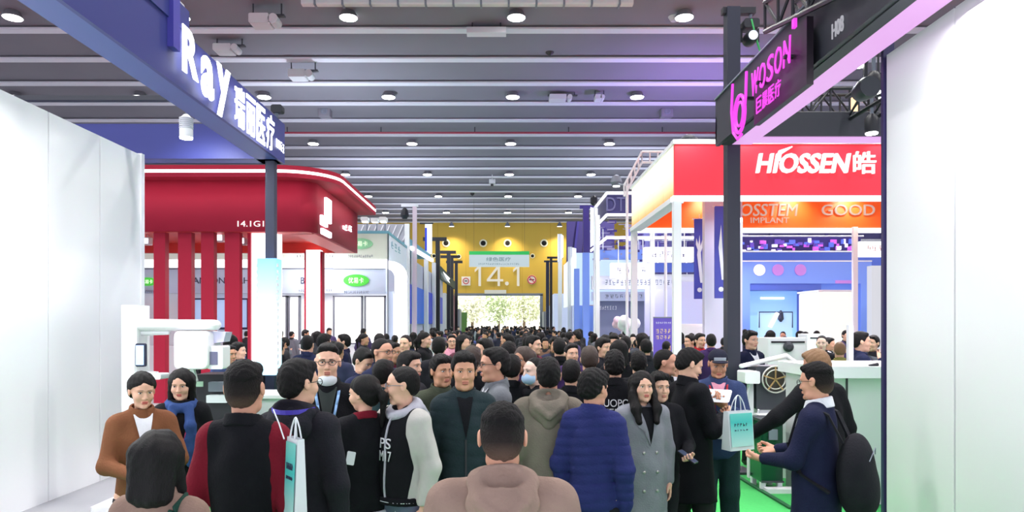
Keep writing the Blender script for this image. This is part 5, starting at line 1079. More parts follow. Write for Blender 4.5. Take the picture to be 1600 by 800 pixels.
def mask(kind='face', c=(226, 232, 238)):
    m = mat('mask_%d_%d_%d' % c, c, rough=.8)
    def f(ctx):
        dz, dy = (0, 0) if kind == 'face' else (-.052, .016); sc_m = 1.0 if kind == 'face' else .86; fl = Field()
        def sh(X, Y, Z):
            x, y, z = X/(.068*sc_m), (Y+.04-dy)/(.074 if kind == 'face' else .067), (Z+.06-dz)/(.055*sc_m); k0 = np.sqrt(x*x+y*y+z*z)+1e-9; return np.maximum(np.abs((k0-1)*.06)-.004, Y+.035)
        fl.fn(sh, (-.075, -.13, -.13+dz), (.075, -.03, .01+dz)); V, Q = fl.mesh(.0045); mkobj('face_mask', np_mesh('face_mask', [(ctx['fin'](ctx['hd'](V)), Q, 0)], [m]), ctx['t'])
    return f
def lanyard(c, badge=True, back=False, drop=1.12):
    m = fabric('lanyard_%d_%d_%d' % c, c, bump=.1)
    def f(ctx):
        mb = MB(); sf = ctx['surf']
        for s in (-1, 1):
            pts = [(s*.03, .105, 1.475), (s*.068, .06, 1.50), (s*.078, .0, 1.49)]+[(x, sf(x, z, -1)-.006, z) for x, z in ((s*.07, 1.42), (s*.058, 1.36), (s*.045, 1.29), (s*.028, 1.21), (s*.006, drop))]
            for a, b in zip(pts[:-1], pts[1:]): mb.bar(a, b, .018, .004)
        tmesh(ctx, mb, 'lanyard', m); yf = sf(0, drop-.06, -1)
        if badge: tmesh(ctx, MB().box(-.045, .045, yf-.012, yf-.008, drop-.13, drop), 'badge', mat('badge_card', (236, 232, 240), rough=.4), smooth=False)
    return f
def zipper(c=GREY, z0=.84, z1=1.42):
    def f(ctx):
        mb = MB(); sf = ctx['surf']; zs = np.linspace(z1, z0, 9); y = [sf(0, z, -1)-.003 for z in zs]
        for i in range(8): mb.bar((0, y[i], zs[i]), (0, y[i+1], zs[i+1]), .012, .008)
        tmesh(ctx, mb, 'zip', c, ctx['top'], smooth=False)
    return f
def sheet(ctx, rows, name, m, parent=None, lift=.005):  # cloth laid over the garment; rows of (x0, x1, z)
    mb = MB(); n = 5; V = []
    for x0, x1, z in rows:
        for k in range(n): x = x0+(x1-x0)*k/(n-1); V.append((x, ctx['surf'](x, z, -1)-lift, z))
    mb.add(V, [(i*n+k, i*n+k+1, (i+1)*n+k+1, (i+1)*n+k) for i in range(len(rows)-1) for k in range(n-1)]); return tmesh(ctx, mb, name, m, parent)
def shirtfront(c, z0=1.18, wd=.06, lapel=None):          # the shirt seen in the open neck of a jacket, with lapels
    def f(ctx):
        zs = np.linspace(1.47, z0, 9); sheet(ctx, [(-wd*(z-z0)/(1.47-z0)-.002, wd*(z-z0)/(1.47-z0)+.002, z) for z in zs], 'shirt', c)
        if lapel:
            for s in (-1, 1): sheet(ctx, [(s*wd*(z-z0)/(1.47-z0), s*(wd*(z-z0)/(1.47-z0)+[.012, .03, .045, .06, .066, .03, .024, .014, .004][i]), z) for i, z in enumerate(zs)], 'lapel', lapel, ctx['top'], .014)
    return f
def bandring(name, c, z, rx, ry, hgt, t=.01, cy=0.0):
    def f(ctx):
        fl = Field()
        def sh(X, Y, Z): qd = (np.sqrt((X/rx)**2+((Y-cy)/ry)**2+1e-9)-1)*min(rx, ry); return np.maximum(np.abs(qd)-t, np.abs(Z-z)-hgt/2)
        fl.fn(sh, (-rx-.02, cy-ry-.02, z-hgt/2-.01), (rx+.02, cy+ry+.02, z+hgt/2+.01)); V, Q = fl.mesh(.012); mkobj(name, np_mesh(name, [(ctx['fin'](V), Q, 0)], [c]), ctx['top'])
    return f
def scarf(c):
    def f(ctx):
        fl = Field(); n = 12
        ring = [np.array((.090*math.sin(2*PI*k/n), .015+.085*-math.cos(2*PI*k/n), 1.465+.02*-math.cos(2*PI*k/n))) for k in range(n+1)]
        for k in range(n): fl.cap(ring[k], ring[k+1], .038, k=.02)
        for s in (-1, 1): fl.cap((s*.06, -.09, 1.44), (s*.075, -.165, 1.30), .036, .04, k=.02, flat=(1, .5, 1)).cap((s*.075, -.165, 1.30), (s*.085, -.168, 1.02), .04, .045, k=.02, flat=(1, .4, 1))
        fl.cap((0, .028, 1.44), (0, 0, 1.6), .054, .07, k=.01, sub=True); fl.noise = wrinkle(3, .004, 60, 60)
        V, Q = fl.mesh(.01); mkobj('scarf', np_mesh('scarf', [(ctx['fin'](V), Q, 0)], [c]), ctx['t'])
    return f
def cap_hat(c, c2):
    def f(ctx):
        fl = Field().ell((0, .016, .045), (.088, .106, .085), .01); fl.clips.append(lambda X, Y, Z: .045-Z-.1*Y+0*X); V, Q = fl.mesh(.007)
        cp = mkobj('cap', np_mesh('cap', [(ctx['fin'](ctx['hd'](V)), Q, 0)], [c]), ctx['t'])
        fl = Field().ell((0, -.10, .052), (.070, .075, .010), .005, rx=-10); V, Q = fl.mesh(.006); mkobj('brim', np_mesh('brim', [(ctx['fin'](ctx['hd'](V)), Q, 0)], [c]), cp)
        tmesh(ctx, MB().box(-.05, .05, -.092, -.085, .062, .088), 'cap_patch', c2, cp, headspace=True, smooth=False)
    return f
def backprint(lines, c, z=1.30, size=.085, front=False):
    def f(ctx):
        yb = (.135+ctx['th'])*(-1 if front else 1)*ctx['s']; cf = math.cos(R(ctx['face'])); sf = math.sin(R(ctx['face']))
        for i, (tx, wd) in enumerate(lines):
            zz = (z-i*size*1.25)*ctx['s']; PRINTS.append((ctx['top'], tx, c, ctx, z-i*size*1.25, wd, size, front))
    return f
PRINTS = []
def finish_prints():
    dg = bpy.context.evaluated_depsgraph_get(); L = []
    for par, tx, c, yb, zz, wd, size, front in PRINTS:
        cu = bpy.data.curves.new('p', 'FONT'); cu.body = tx; cu.extrude = .01; cu.align_x = 'CENTER'; cu.align_y = 'CENTER'; cu.size = size*1.3; o = bpy.data.objects.new('p', cu); COL.objects.link(o); L.append(o)
    dg.update()
    for o, (par, tx, c, yb, zz, wd, size, front) in zip(L, PRINTS):
        me = bpy.data.meshes.new_from_object(o.evaluated_get(dg)); n = len(me.vertices); V = np.empty(n*3); me.vertices.foreach_get('co', V); V = V.reshape(-1, 3); V -= (V.min(0)+V.max(0))/2
        V[:, 0] *= wd/np.ptp(V[:, 0]); V[:, 1] *= size/np.ptp(V[:, 1]); sx = 1 if front else -1
        sg = -1 if front else 1; ctx = yb
        W = np.array([(v[0]*sx, ctx['surf'](v[0]*sx, zz+v[1], sg)+sg*(.003+(.004 if v[2]*sg*-1 > 0 else 0)), zz+v[1]) for v in V]); W = ctx['fin'](W)
        me.vertices.foreach_set('co', W.ravel()); me.materials.clear(); me.materials.append(c); me.update(); k = bpy.data.objects.new('print', me); COL.objects.link(k); k.parent = par
        cu = o.data; bpy.data.objects.remove(o); bpy.data.curves.remove(cu)
# ================================================================== THE CAST
def who(label, px, top_px, ppm, **kw):
    Y = F/ppm; h = HC-(top_px-VY)/ppm-.012; return person(label, px, Y, h, **kw)
fb = {}
def C_(n, c, **k): fb[n] = fabric(n, c, **k); return fb[n]
C_('taupe_fleece', (146, 123, 111)); C_('black_vest', (17, 18, 23)); C_('burgundy_knit', (112, 18, 36)); C_('beige_wool', (136, 112, 100)); C_('charcoal_jacket', (34, 34, 41)); C_('black_cloth', (17, 18, 23)); C_('navy_cloth', (30, 36, 66))
C_('cream_leather', (192, 190, 184), bump=.15); C_('light_grey_fleece', (182, 182, 192)); C_('dark_green_puffer', (38, 52, 56)); C_('olive_cloth', (66, 72, 58)); C_('grey_tweed', (112, 116, 122)); C_('khaki_fleece', (124, 116, 104)); C_('royal_puffer', (40, 46, 100)); C_('grey_wool', (132, 134, 142)); C_('slate_blue_cloth', (52, 66, 104)); C_('dark_navy_suit', (26, 30, 58)); C_('white_cotton', (222, 224, 230)); C_('blue_scarf', (50, 74, 126)); C_('brown_cloth', (122, 78, 52)); C_('denim_grey', (104, 112, 136)); C_('denim_blue', (58, 74, 106)); C_('dark_teal_cloth', (36, 58, 62)); C_('maroon_cloth', (88, 30, 48)); C_('red_cloth', (170, 36, 44)); C_('plum_cloth', (62, 40, 88)); C_('olive_yellow', (136, 132, 74)); C_('pink_cloth', (214, 150, 170))
J = lambda c, **k: dict(dict(c=fb[c]), **k)

c1 = who('person in a taupe hoodie seen from behind, nearest the camera', 785, 626, 450, face=180, top=J('taupe_fleece', hood=True, thick=.02, name='hoodie', wr=.007), hair='fade', head=(0, 12), wide=1.3, sk='ruddy', seed=1, hwd=1.05)
c2 = who('person from behind in a black vest with burgundy sleeves', 383, 560, 340, wide=.92, face=180, top=J('black_vest', sleeves=fb['burgundy_knit'], thick=.010, collar=.035, name='vest', sl_in=.15, g=.010), hair='fade', sk='ruddy', seed=2, head=(0, 0), hwd=1.06, arms=('down', 'down'))
c3 = who('person with dark bobbed hair and a beige coat, bottom left corner', 250, 668, 420, face=172, top=J('beige_wool', hem=.5, thick=.02, name='coat', collar=.06), hair='bob', sex='f', wide=.92, seed=3, X=PX(252, 2.62))
def strap(c, wd=.05):
    def f(ctx):
        sf = ctx['surf']; mb = MB(); P_ = [(-.125, 1.44), (-.10, 1.38), (-.04, 1.30), (.03, 1.22), (.09, 1.14), (.14, 1.06), (.16, .96)]
        pts = [(-.12, .0, 1.475)]+[(x, sf(x, z, 1)+.006, z) for x, z in P_]
        for a, b in zip(pts[:-1], pts[1:]): mb.bar(a, b, .012, wd)
        tmesh(ctx, mb, 'bag_strap', c)
    return f
strap(fabric('dark_green_strap', (30, 62, 52)))(c3)
c4 = who('person from behind in a charcoal hooded jacket with a violet lanyard', 468, 558, 300, face=165, top=J('charcoal_jacket', hood=fb['charcoal_jacket'], thick=.022, name='jacket', hem=.82), legs=dict(c=fabric('grey_trousers', (70, 70, 76))), hair='short', head=(-22, 0), seed=4, wide=1.0, extras=[glasses()])
# violet lanyard lying over the hood
def neckband(c, z=1.50, r=.115):
    def f(ctx):
        mb = MB(); pts = [(r*math.sin(a), .03+r*1.02*-math.cos(a), z-.012*-math.cos(a)) for a in np.linspace(.55*PI, 1.45*PI, 12)]
        for a, b in zip(pts[:-1], pts[1:]): mb.bar(a, b, .006, .022)
        tmesh(ctx, mb, 'lanyard', c, smooth=False)
    return f
neckband(mat('violet_ribbon', (78, 66, 190), rough=.5), 1.505, .118)(c4)
c5 = who('person with glasses and a white mask under the chin, pale blue lanyard', 512, 534, 230, face=12, top=J('black_cloth', name='jacket', thick=.016), hair='top', extras=[glasses(), mask('chin'), lanyard((150, 190, 236)), shirtfront(mat('green_black_top', (20, 34, 30)), 1.2)], seed=5, sk='light')
c6 = who('person with dark bobbed hair and a blue scarf standing at the left stand', 283, 575, 210, face=22, top=J('black_cloth', name='coat', thick=.02, hem=.6), hair='bob', sex='f', extras=[scarf(fb['blue_scarf']), lanyard((220, 90, 140), drop=1.15)], arms=('front', 'down'), hands=('hold', 'relaxed'), seed=6, head=(-10, 8), wide=.95)
c7 = who('person in a brown jacket cut by the left picture edge', 222, 580, 240, face=35, top=J('brown_cloth', name='jacket'), hair='bun', sex='f', arms=('front', 'phone'), hands=('hold', 'hold'), seed=7, head=(5, 10), extras=[shirtfront(fb['white_cotton'])])
c8 = who('person in a black sweater over a white shirt tail, with dark tied hair', 568, 584, 250, face=-150, top=J('black_cloth', name='sweater', thick=.02, hem=.84, collar=.03, collar_c=fb['burgundy_knit']), legs=dict(c=mat('black_denim', (18, 18, 22), rough=.8)), hair='tail', sex='f', head=(38, 4), seed=8, wide=.98, extras=[bandring('shirt_tail', fb['white_cotton'], .80, .172, .138, .13, .010, 0.005)])
c9 = who('person in a black varsity jacket with cream sleeves and a grey hood', 628, 570, 250, face=-40, top=J('black_cloth', sleeves=fb['cream_leather'], hood=fb['light_grey_fleece'], name='varsity_jacket', thick=.024, hem=.90, sl_in=.128, g=.011), legs=dict(c=fb['denim_grey'], loose=.015), hair='crop', head=(-44, 2), arms=('pocket', 'down'), extras=[glasses(GREY), zipper(fb['light_grey_fleece'], .92, 1.44), bandring('hem_band', fb['black_cloth'], .905, .176, .146, .05, .012, .003), bandring('hem_stripe', fb['white_cotton'], .905, .179, .149, .012, .012, .003), backprint([('PS', .10), ('M17', .11)], mat('print_white', (226, 226, 230)), 1.27, .065, True)], seed=9, sk='light')
c10 = who('person facing the camera in a dark green quilted jacket', 725, 548, 240, face=8, top=J('dark_green_puffer', name='quilted_jacket', thick=.012, puff=.085, hem=.82, g=.010), hair='messy', extras=[zipper(BLACK, .84, 1.21), shirtfront(fb['black_cloth'], 1.22, .05)], arms=('down', 'down'), seed=10, sk='mid', wide=.92)
c11 = who('person in an olive jacket just behind the dark green quilted jacket', 690, 553, 205, face=25, top=J('olive_cloth', name='jacket', thick=.02), hair='messy', seed=11, sk='mid', head=(8, 0), extras=[lambda c: None])
c12 = who('person with glasses in a grey tweed jacket looking left', 770, 541, 215, face=-75, top=J('grey_tweed', name='jacket', hem=.76), hair='short', sk='ruddy', extras=[glasses(), shirtfront(fb['white_cotton'])], seed=12, X=PX(772, 5.12), arms=('pocket', 'front'))
c13 = who('person in a khaki taupe hoodie seen from behind in the middle distance', 857, 556, 235, face=178, top=J('khaki_fleece', hood=True, thick=.024, name='hoodie'), hair='short', seed=13, wide=1.08, sk='ruddy')
c14 = who('person with a pale blue face mask behind the khaki taupe hoodie', 834, 556, 188, face=-55, top=J('black_cloth', name='jacket', hood=True), hair='bald', sk='pale', extras=[mask('face', (170, 200, 230))], seed=14)
c15 = who('person in a royal blue quilted jacket seen from behind', 928, 575, 250, face=150, top=J('royal_puffer', name='quilted_jacket', puff=.06, g=.009, thick=.014, hem=.78), hair='messy', head=(-15, 8), seed=15, wide=.94, sk='ruddy', hwd=1.06)
c16 = who('person with long dark hair in a grey wool coat, facing the camera', 1004, 578, 212, face=14, top=J('grey_wool', name='coat', hem=.38, thick=.026, flare=.05, collar=0), hair='long', sex='f', extras=[shirtfront(fb['black_cloth'], 1.18, .06, fb['grey_wool'])], arms=('down', 'down'), hands=('relaxed', 'relaxed'), seed=16, head=(-6, -2), legs=dict(c=mat('black_denim', (18, 18, 22))), wide=1.0)
def buttons(ctx):
    for z in (1.12, .97, .82):
        for s in (-1, 1): m = MB().lathe((s*.055, ctx['surf'](s*.055, z, -1)-.001, z), [(.011, 0), (.013, -.006), (.006, -.009)], 10, 'y'); tmesh(ctx, m, 'button', mat('button_grey', (186, 184, 180), rough=.3, metal=.6), ctx['top'])
buttons(c16)
c17 = who('person from behind in a black jacket with white lettering on the back', 960, 546, 190, face=175, top=J('black_cloth', name='jacket', thick=.02), hair='messy', seed=17, q=1, extras=[backprint([('DUOPOL', .30), ('EVENTS', .30)], mat('print_white', (226, 226, 230)), 1.33, .06)])
c18 = who('person in a long black coat looking down to the right', 1078, 543, 195, face=105, top=J('black_cloth', name='coat', hem=.55, thick=.03, flare=.05, collar=.06), hair='short', arms=((.08, -.24, 1.2), (.06, -.24, 1.16)), hands=('grip', 'hold'), head=(-8, 22), seed=18, legs=dict(c=mat('black_denim', (18, 18, 22)), loose=.01), wide=1.08, sk='light')
c19 = who('person in a dark cap and slate blue jacket reading papers', 1122, 545, 180, face=-14, top=J('slate_blue_cloth', name='jacket', thick=.024, hem=.80), hair='crop', arms=((.10, -.28, 1.30), (.05, -.30, 1.28)), hands=('hold', 'grip'), head=(6, 16), seed=19, legs=dict(c=fb['dark_teal_cloth'], loose=.015), extras=[cap_hat(fabric('dark_cap', (30, 32, 48)), mat('cap_patch', (190, 200, 210))), lanyard((190, 60, 70)), shirtfront(fb['pink_cloth'], 1.3)], sk='mid', wide=1.05)
c20 = who('person with sandy hair in black leaning on the equipment', 1285, 545, 195, face=-160, top=J('black_cloth', name='jacket', thick=.024, hem=.74), hair='short', hm=m_hairs, arms=('down', (.56, -.28, .98)), hands=('relaxed', 'hold'), seed=20, head=(20, 14), wide=1.08, sk='ruddy', lean=.05, extras=[])
c21 = who('person in a dark navy suit carrying a black backpack, lower right', 1275, 564, 245, face=-128, top=J('dark_navy_suit', name='suit_jacket', hem=.70, thick=.016, collar=.05, collar_c=fb['white_cotton']), legs=dict(c=fb['dark_navy_suit']), hair='fade', arms=('bent', 'front'), hands=('grip', 'hold'), head=(-12, 8), seed=21, sk='ruddy', extras=[glasses()])

# ---- people in the middle distance, each seen at least by head and shoulders
q = 1.6
MID = [
 ('person in navy seen from behind by the white lit column', 481, 523, 112, 175, 'short', 'navy_cloth', {}),
 ('person in black jacket between the white lit column and the glasses wearer', 507, 521, 106, 150, 'messy', 'black_cloth', {}),
 ('person in dark navy looking left below the bright window', 536, 521, 100, -80, 'short', 'dark_navy_suit', {}),
 ('person with bowed head and white collar behind the black sweater', 568, 543, 165, 60, 'short', 'navy_cloth', dict(head=(0, 25), extras=[shirtfront(fb['white_cotton'])])),
 ('stout person with glasses in a dark navy jacket below the bright window', 598, 527, 168, 55, 'crop', 'navy_cloth', dict(extras=[glasses()], wide=1.14, sk='ruddy')),
 ('person half hidden behind the stout glasses wearer', 613, 533, 140, 70, 'short', 'maroon_cloth', dict(sk='tan')),
 ('person in a grey suit and open white shirt beside the rounded white frame', 633, 522, 112, -15, 'crop', 'grey_tweed', dict(extras=[shirtfront(fb['white_cotton'])])),
 ('person with tied dark hair in black facing right by the blue panels', 664, 518, 96, 75, 'tail', 'black_cloth', dict(sex='f')),
 ('dark haired person behind the varsity jacket looking right', 641, 548, 185, 65, 'messy', 'charcoal_jacket', {}),
 ('person seen from behind in a dark grey jacket over the varsity jacket', 686, 525, 132, 178, 'short', 'charcoal_jacket', {}),
 ('person in a pale top facing the camera left of the green banner', 706, 522, 88, 5, 'short', 'pink_cloth', dict(extras=[glasses()])),
 ('person with brown hair just behind the quilted dark green jacket', 738, 540, 172, 170, 'messy', 'black_cloth', dict(hm=m_hairb)),
 ('person in a dark jacket with small yellow mark in the central crowd', 795, 533, 150, 170, 'messy', 'black_cloth', dict(extras=[backprint([('G', .05)], mat('yellow_print', (222, 220, 60), emit=.3), 1.36, .06)])),
 ('person with long brown hair looking left in the central crowd', 817, 540, 172, -35, 'long', 'plum_cloth', dict(sex='f', hm=m_hairb, sk='tan')),
 ('person in maroon turning right in the central crowd', 834, 523, 118, 60, 'short', 'maroon_cloth', {}),
 ('person in black seen from behind above the khaki hoodie', 874, 527, 126, 178, 'short', 'black_cloth', {}),
 ('bearded person in a plum jacket with white lanyard', 893, 535, 135, 15, 'short', 'plum_cloth', dict(extras=[lanyard((220, 220, 230), False)], sk='light')),
 ('person in black from behind over the royal blue jacket', 921, 539, 172, 176, 'short', 'black_cloth', dict(hm=m_hairb)),
 ('person with glossy dark hair facing right above the lettered jacket', 943, 527, 122, 40, 'messy', 'charcoal_jacket', {}),
 ('person in a maroon top looking down near the white post', 959, 520, 108, -10, 'short', 'maroon_cloth', dict(head=(0, 15))),
 ('person in black seen from behind left of the roll banner', 977, 524, 112, 165, 'short', 'black_cloth', {}),
 ('dark haired person directly behind the grey coat', 998, 548, 160, 172, 'messy', 'black_cloth', {}),
 ('person in a dark suit from behind left beside the purple roll banner', 1009, 528, 118, 178, 'crop', 'charcoal_jacket', {}),
 ('person with cropped hair in profile between grey coat and black coat', 1041, 544, 172, 70, 'crop', 'black_cloth', dict(sk='ruddy')),
 ('grey haired person with pale collar beside the long black coat', 1054, 552, 160, 120, 'crop', 'white_cotton', dict(hm=m_hairg, sk='ruddy')),
 ('young person peeking out behind the grey coat shoulder', 1030, 580, 205, 15, 'messy', 'black_cloth', dict(arms=('down', 'front'), hands=('relaxed', 'grip'), q=1)),
 ('person in a red top right of the roll banner', 1094, 520, 92, 20, 'short', 'red_cloth', {}),
 ('person in plum seen from behind beside the red top', 1111, 521, 94, 170, 'short', 'plum_cloth', {}),
 ('person in black under the blue banner facing left', 1078, 522, 90, -70, 'short', 'black_cloth', {}),
 ('person in a navy suit and tie right of the tall dark post', 1172, 516, 112, 25, 'messy', 'dark_navy_suit', dict(extras=[shirtfront(fb['white_cotton'])], X=PX(1173, 9.82))),
 ('person with a pink face looking left above the sandy haired visitor', 1284, 523, 100, -30, 'crop', 'black_cloth', dict(sk='pale')),
 ('person in an olive yellow jacket behind the slim white post', 1312, 533, 112, 160, 'crop', 'olive_yellow', dict(hm=m_hairs)),
 ('person in a navy suit with hand raised to the mouth at far right', 1346, 517, 122, 75, 'short', 'navy_cloth', dict(arms=('face', 'front'), extras=[shirtfront(fb['white_cotton'])])),
 ('person in dark clothes at the far right picture edge', 1364, 523, 100, -60, 'short', 'charcoal_jacket', {}),
 ('person in a navy jacket behind the left dental x-ray machine', 358, 538, 125, 60, 'short', 'slate_blue_cloth', dict(sk='tan')),
 ('person partly hidden beside the crimson slats at left', 373, 534, 112, 85, 'messy', 'black_cloth', {}),
 ('person in black seen from behind between the navy post and charcoal jacket', 437, 532, 96, 170, 'short', 'black_cloth', {}),
 ('person with dark bobbed hair in black above the lettered jacket', 968, 530, 140, 160, 'bob', 'black_cloth', dict(sex='f')),
 ('person in navy looking left above the grey tweed jacket', 756, 528, 140, -60, 'short', 'navy_cloth', {}),
 ('person in charcoal from behind right of the grey tweed jacket', 800, 552, 185, 172, 'short', 'black_cloth', {}),
 ('person in black facing away between khaki hoodie and royal blue jacket', 893, 560, 190, 165, 'short', 'black_cloth', {}),
 ('person in dark teal behind the black sweater wearer', 600, 560, 200, 160, 'short', 'dark_teal_cloth', {}),
]
MIDC = {}
for lb, px, tp, ppm, fc, hr, clo, kw in MID:
    MIDC[lb] = who(lb, px, tp, ppm, **dict(dict(face=fc, top=dict(c=fb[clo], name='jacket', thick=.02), hair=hr, q=q), **kw))

# ---- the far crowd: a dozen builds copied, each visitor an object of its own
PAL = [('black', (24, 25, 32)), ('navy', (30, 36, 66)), ('charcoal', (48, 48, 56)), ('black', (20, 20, 26)), ('maroon', (84, 36, 52)), ('dark blue', (36, 42, 70)), ('grey', (100, 102, 112)), ('black', (26, 28, 36)), ('plum', (62, 48, 90)), ('white', (196, 196, 206)), ('dark grey', (60, 62, 70)), ('brown', (104, 76, 60)), ('black', (22, 24, 30)), ('blue', (52, 66, 118)), ('red', (160, 44, 58)), ('navy', (28, 32, 54))]
PALM = [mat('crowd_cloth_%d' % i, c, rough=.9) for i, (n, c) in enumerate(PAL)]; m_top = PALM[0]
protos = []
for i in range(10):
    fem = i % 3 == 2; lb = 'person in the far crowd of the aisle'
    c = person('x', 785, 60, 1.72, face=0, X=200+i, top=dict(c=m_top, name='jacket', thick=.022, hem=[.8, .78, .62][i % 3]), hair=['short', 'messy', 'long', 'short', 'crop', 'bob', 'messy', 'short', 'tail', 'short'][i], sex='f' if fem else 'm', sk=['light', 'mid', 'pale', 'tan', 'ruddy'][i % 5], arms=(['down', 'front', 'phone', 'pocket'][i % 4], 'down'), q=2.4, head=(RNG.uniform(-25, 25), RNG.uniform(0, 12)))
    protos.append(c['t'])
taken = [(o.location.x, o.location.y) for o in COL.objects if o.parent is None and o.get('category') == 'person' and o.location.x < 100]
def free(x, y, d=.5):
    for a, b in taken:
        if (a-x)**2+(b-y)**2 < d*d: return False
    return True
spots = []
tries = 0
while len(spots) < 178 and tries < 9000:
    tries += 1; u = RNG.rand(); y = 9.2+(70-9.2)*u**1.35; x = RNG.uniform(-3.2, 3.3)
    if y > 60 and abs(x+.3) > 4: continue
    if y < 12 and 1.9 < x: continue
    if y < 11 and abs(x) > 2.6: continue
    if free(x, y, .62): taken.append((x, y)); spots.append((x, y, 0))
for x0, x1, y0, y1, n in ((-4.6, -3.5, 11, 16.5, 5), (4.3, 8.6, 16.3, 20.5, 15), (5.2, 9, 12.3, 13.0, 2), (4.4, 7.0, 9.6, 12.0, 3), (4.3, 7.5, 21.6, 27.5, 14), (-9.5, -5.2, 18.2, 21.5, 6), (-9, -4.4, 23, 24.3, 5), (4.4, 8, 29, 30.8, 6)):
    k = 0; tr = 0
    while k < n and tr < 400:
        tr += 1; x = RNG.uniform(x0, x1); y = RNG.uniform(y0, y1)
        if abs(x-3.0) < .4 and abs(y-9.3) < .4: continue
        if math.hypot(x-5.64, y-20.5) < 1.2 or (abs(x-5.6) < .7 and 17.2 < y < 18.2) or (abs(x-3.9) < .5 and y < 21.5 and y > 15): continue
        if free(x, y, .6): taken.append((x, y)); spots.append((x, y, 1)); k += 1
used = set(); HN = ['short hair', 'tousled hair', 'long hair', 'short hair', 'cropped hair', 'bobbed hair', 'tousled hair', 'short hair', 'tied hair', 'short hair']
for x, y, zone in spots:
    i = RNG.randint(len(protos)); p = protos[i]
    if i not in used: o = p; used.add(i)
    else: o = copy_tree(p)
    o.location = (x, y, 0); o.rotation_euler = (0, 0, R(RNG.choice([180, 180, 0, 0, 90, -90, 150, -150])+RNG.uniform(-25, 25))); sc_ = RNG.uniform(.93, 1.045); o.scale = (sc_, sc_, sc_)
    ci = RNG.randint(len(PAL))
    for ch in o.children:
        if ch.name.startswith('jacket'): ch.material_slots[0].link = 'OBJECT'; ch.material_slots[0].material = PALM[ci]
    hn = HN[i]; dep = 'nearer' if y < 14 else 'mid distance' if y < 24 else 'far' if y < 42 else 'farthest'; side = 'left side' if x < -1.1 else 'right side' if x > 1.2 else 'middle'
    if zone: o['label'] = 'visitor with %s in %s among the %s stands' % (hn, PAL[ci][0], ('near' if y < 17 else 'farther')+(' left' if x < 0 else ' right')); o['group'] = 'visitors among the stands beside the aisle'
    else: o['label'] = 'visitor with %s in %s, %s part of the aisle crowd, %s' % (hn, PAL[ci][0], dep, side); o['group'] = 'packed crowd far down the aisle'
for i, p in enumerate(protos):
    if i not in used:
        for o in [p]+list(p.children_recursive): bpy.data.objects.remove(o)
# ================================================================== THINGS CARRIED
m_bagw = mat('bag_white', (226, 232, 236), rough=.5); m_bagt = gradient('teal_print', [(0, (196, 232, 228)), (.5, (64, 196, 190)), (1, (150, 222, 208))], .0, .42)
def local_bag(name, label, cat, c, wd, h, d, rz, main, front, straps, text_=None):
    """paper tote: body, printed side, gusset, two strap loops; c = bottom centre"""
    t = thing(name, label, cat, c); t.rotation_euler = (0, 0, R(rz))
    def add(mb, nm, m): 
        me = bpy.data.meshes.new(nm); me.from_pydata(mb.v, [], mb.f); me.materials.append(m); return mkobj(nm, me, t)
    a, b = wd/2, d/2
    add(MB().add([(-a, -b, 0), (a, -b, 0), (a, b, 0), (-a, b, 0), (-a*1.02, -b*.5, h), (a*1.02, -b*.5, h), (a*1.02, b*.5, h), (-a*1.02, b*.5, h)], [(3, 2, 1, 0), (0, 1, 5, 4), (1, 2, 6, 5), (2, 3, 7, 6), (3, 0, 4, 7)]), 'body', main)
    add(MB().add([(-a*.92, -b-.004, .03), (a*.92, -b-.004, .03), (a*.94, -b*.52-.006, h*.95), (-a*.94, -b*.52-.006, h*.95)], [(0, 1, 2, 3)]), 'front_print', front)
    for s in (-1, 1):
        pts = [(-a*.45, s*b*.5, h)]+[(-a*.45+a*.9*k/8, s*b*.5*(1-math.sin(PI*k/8)), h+straps*math.sin(PI*k/8)**.7) for k in range(1, 8)]+[(a*.45, s*b*.5, h)]
        add(MB().tube(pts, .004, 6), 'handle', m_bagw)
    if text_:
        mb = MB(); r = random.Random(text_); sl = lambda z: -b-.006+(b*.48)*z/h
        for row, (f0, f1) in enumerate(((.62, .70), (.50, .54))):
            for k in range(text_):
                x0 = -a*.6+1.2*a*k/text_; z0_, z1_ = h*f0, h*f1; y_ = sl(z0_)
                mb.box(x0, x0+.003, y_-.002, y_, z0_, z1_).box(x0, x0+a*.12, y_-.002, y_, z0_+(z1_-z0_)*r.random()*.8, z0_+(z1_-z0_)*(.15+r.random()*.8))
        o = add(mb, 'lettering', m_ink); o['kind'] = 'stuff'
    return t
# tote at the red sleeved visitor's shoulder
Yb = 3.12; z0 = PZ(812, Yb)
local_bag('tote_bag', 'white and teal paper tote bag hanging beside the burgundy sleeve', 'bag', (PX(462, Yb), Yb, z0), .12, PZ(684, Yb)-z0, .06, -52, m_bagw, m_bagt, .09, 7)
MB().tube([P(444, 686, Yb), P(436, 662, Yb+.03), P(427, 640, Yb+.08)], .0035, 6).build('bag_strap', m_bagw, label='long white strap of the tote bag over the shoulder', cat='strap')
Yb = 5.35; z0 = PZ(702, Yb)
local_bag('tote_bag', 'white and teal tote bag on the arm of the cap wearer', 'bag', (PX(1153, Yb), Yb, z0), .23, PZ(642, Yb)-z0, .10, 24, m_bagw, m_bagt, .12, 5)
Yb = 4.3; z0 = PZ(860, Yb)
local_bag('carrier_bag', 'white carrier bag held low by the varsity jacket wearer', 'bag', (PX(648, Yb), Yb, z0), .24, .24, .1, -20, m_bagw, m_bagw, .12)
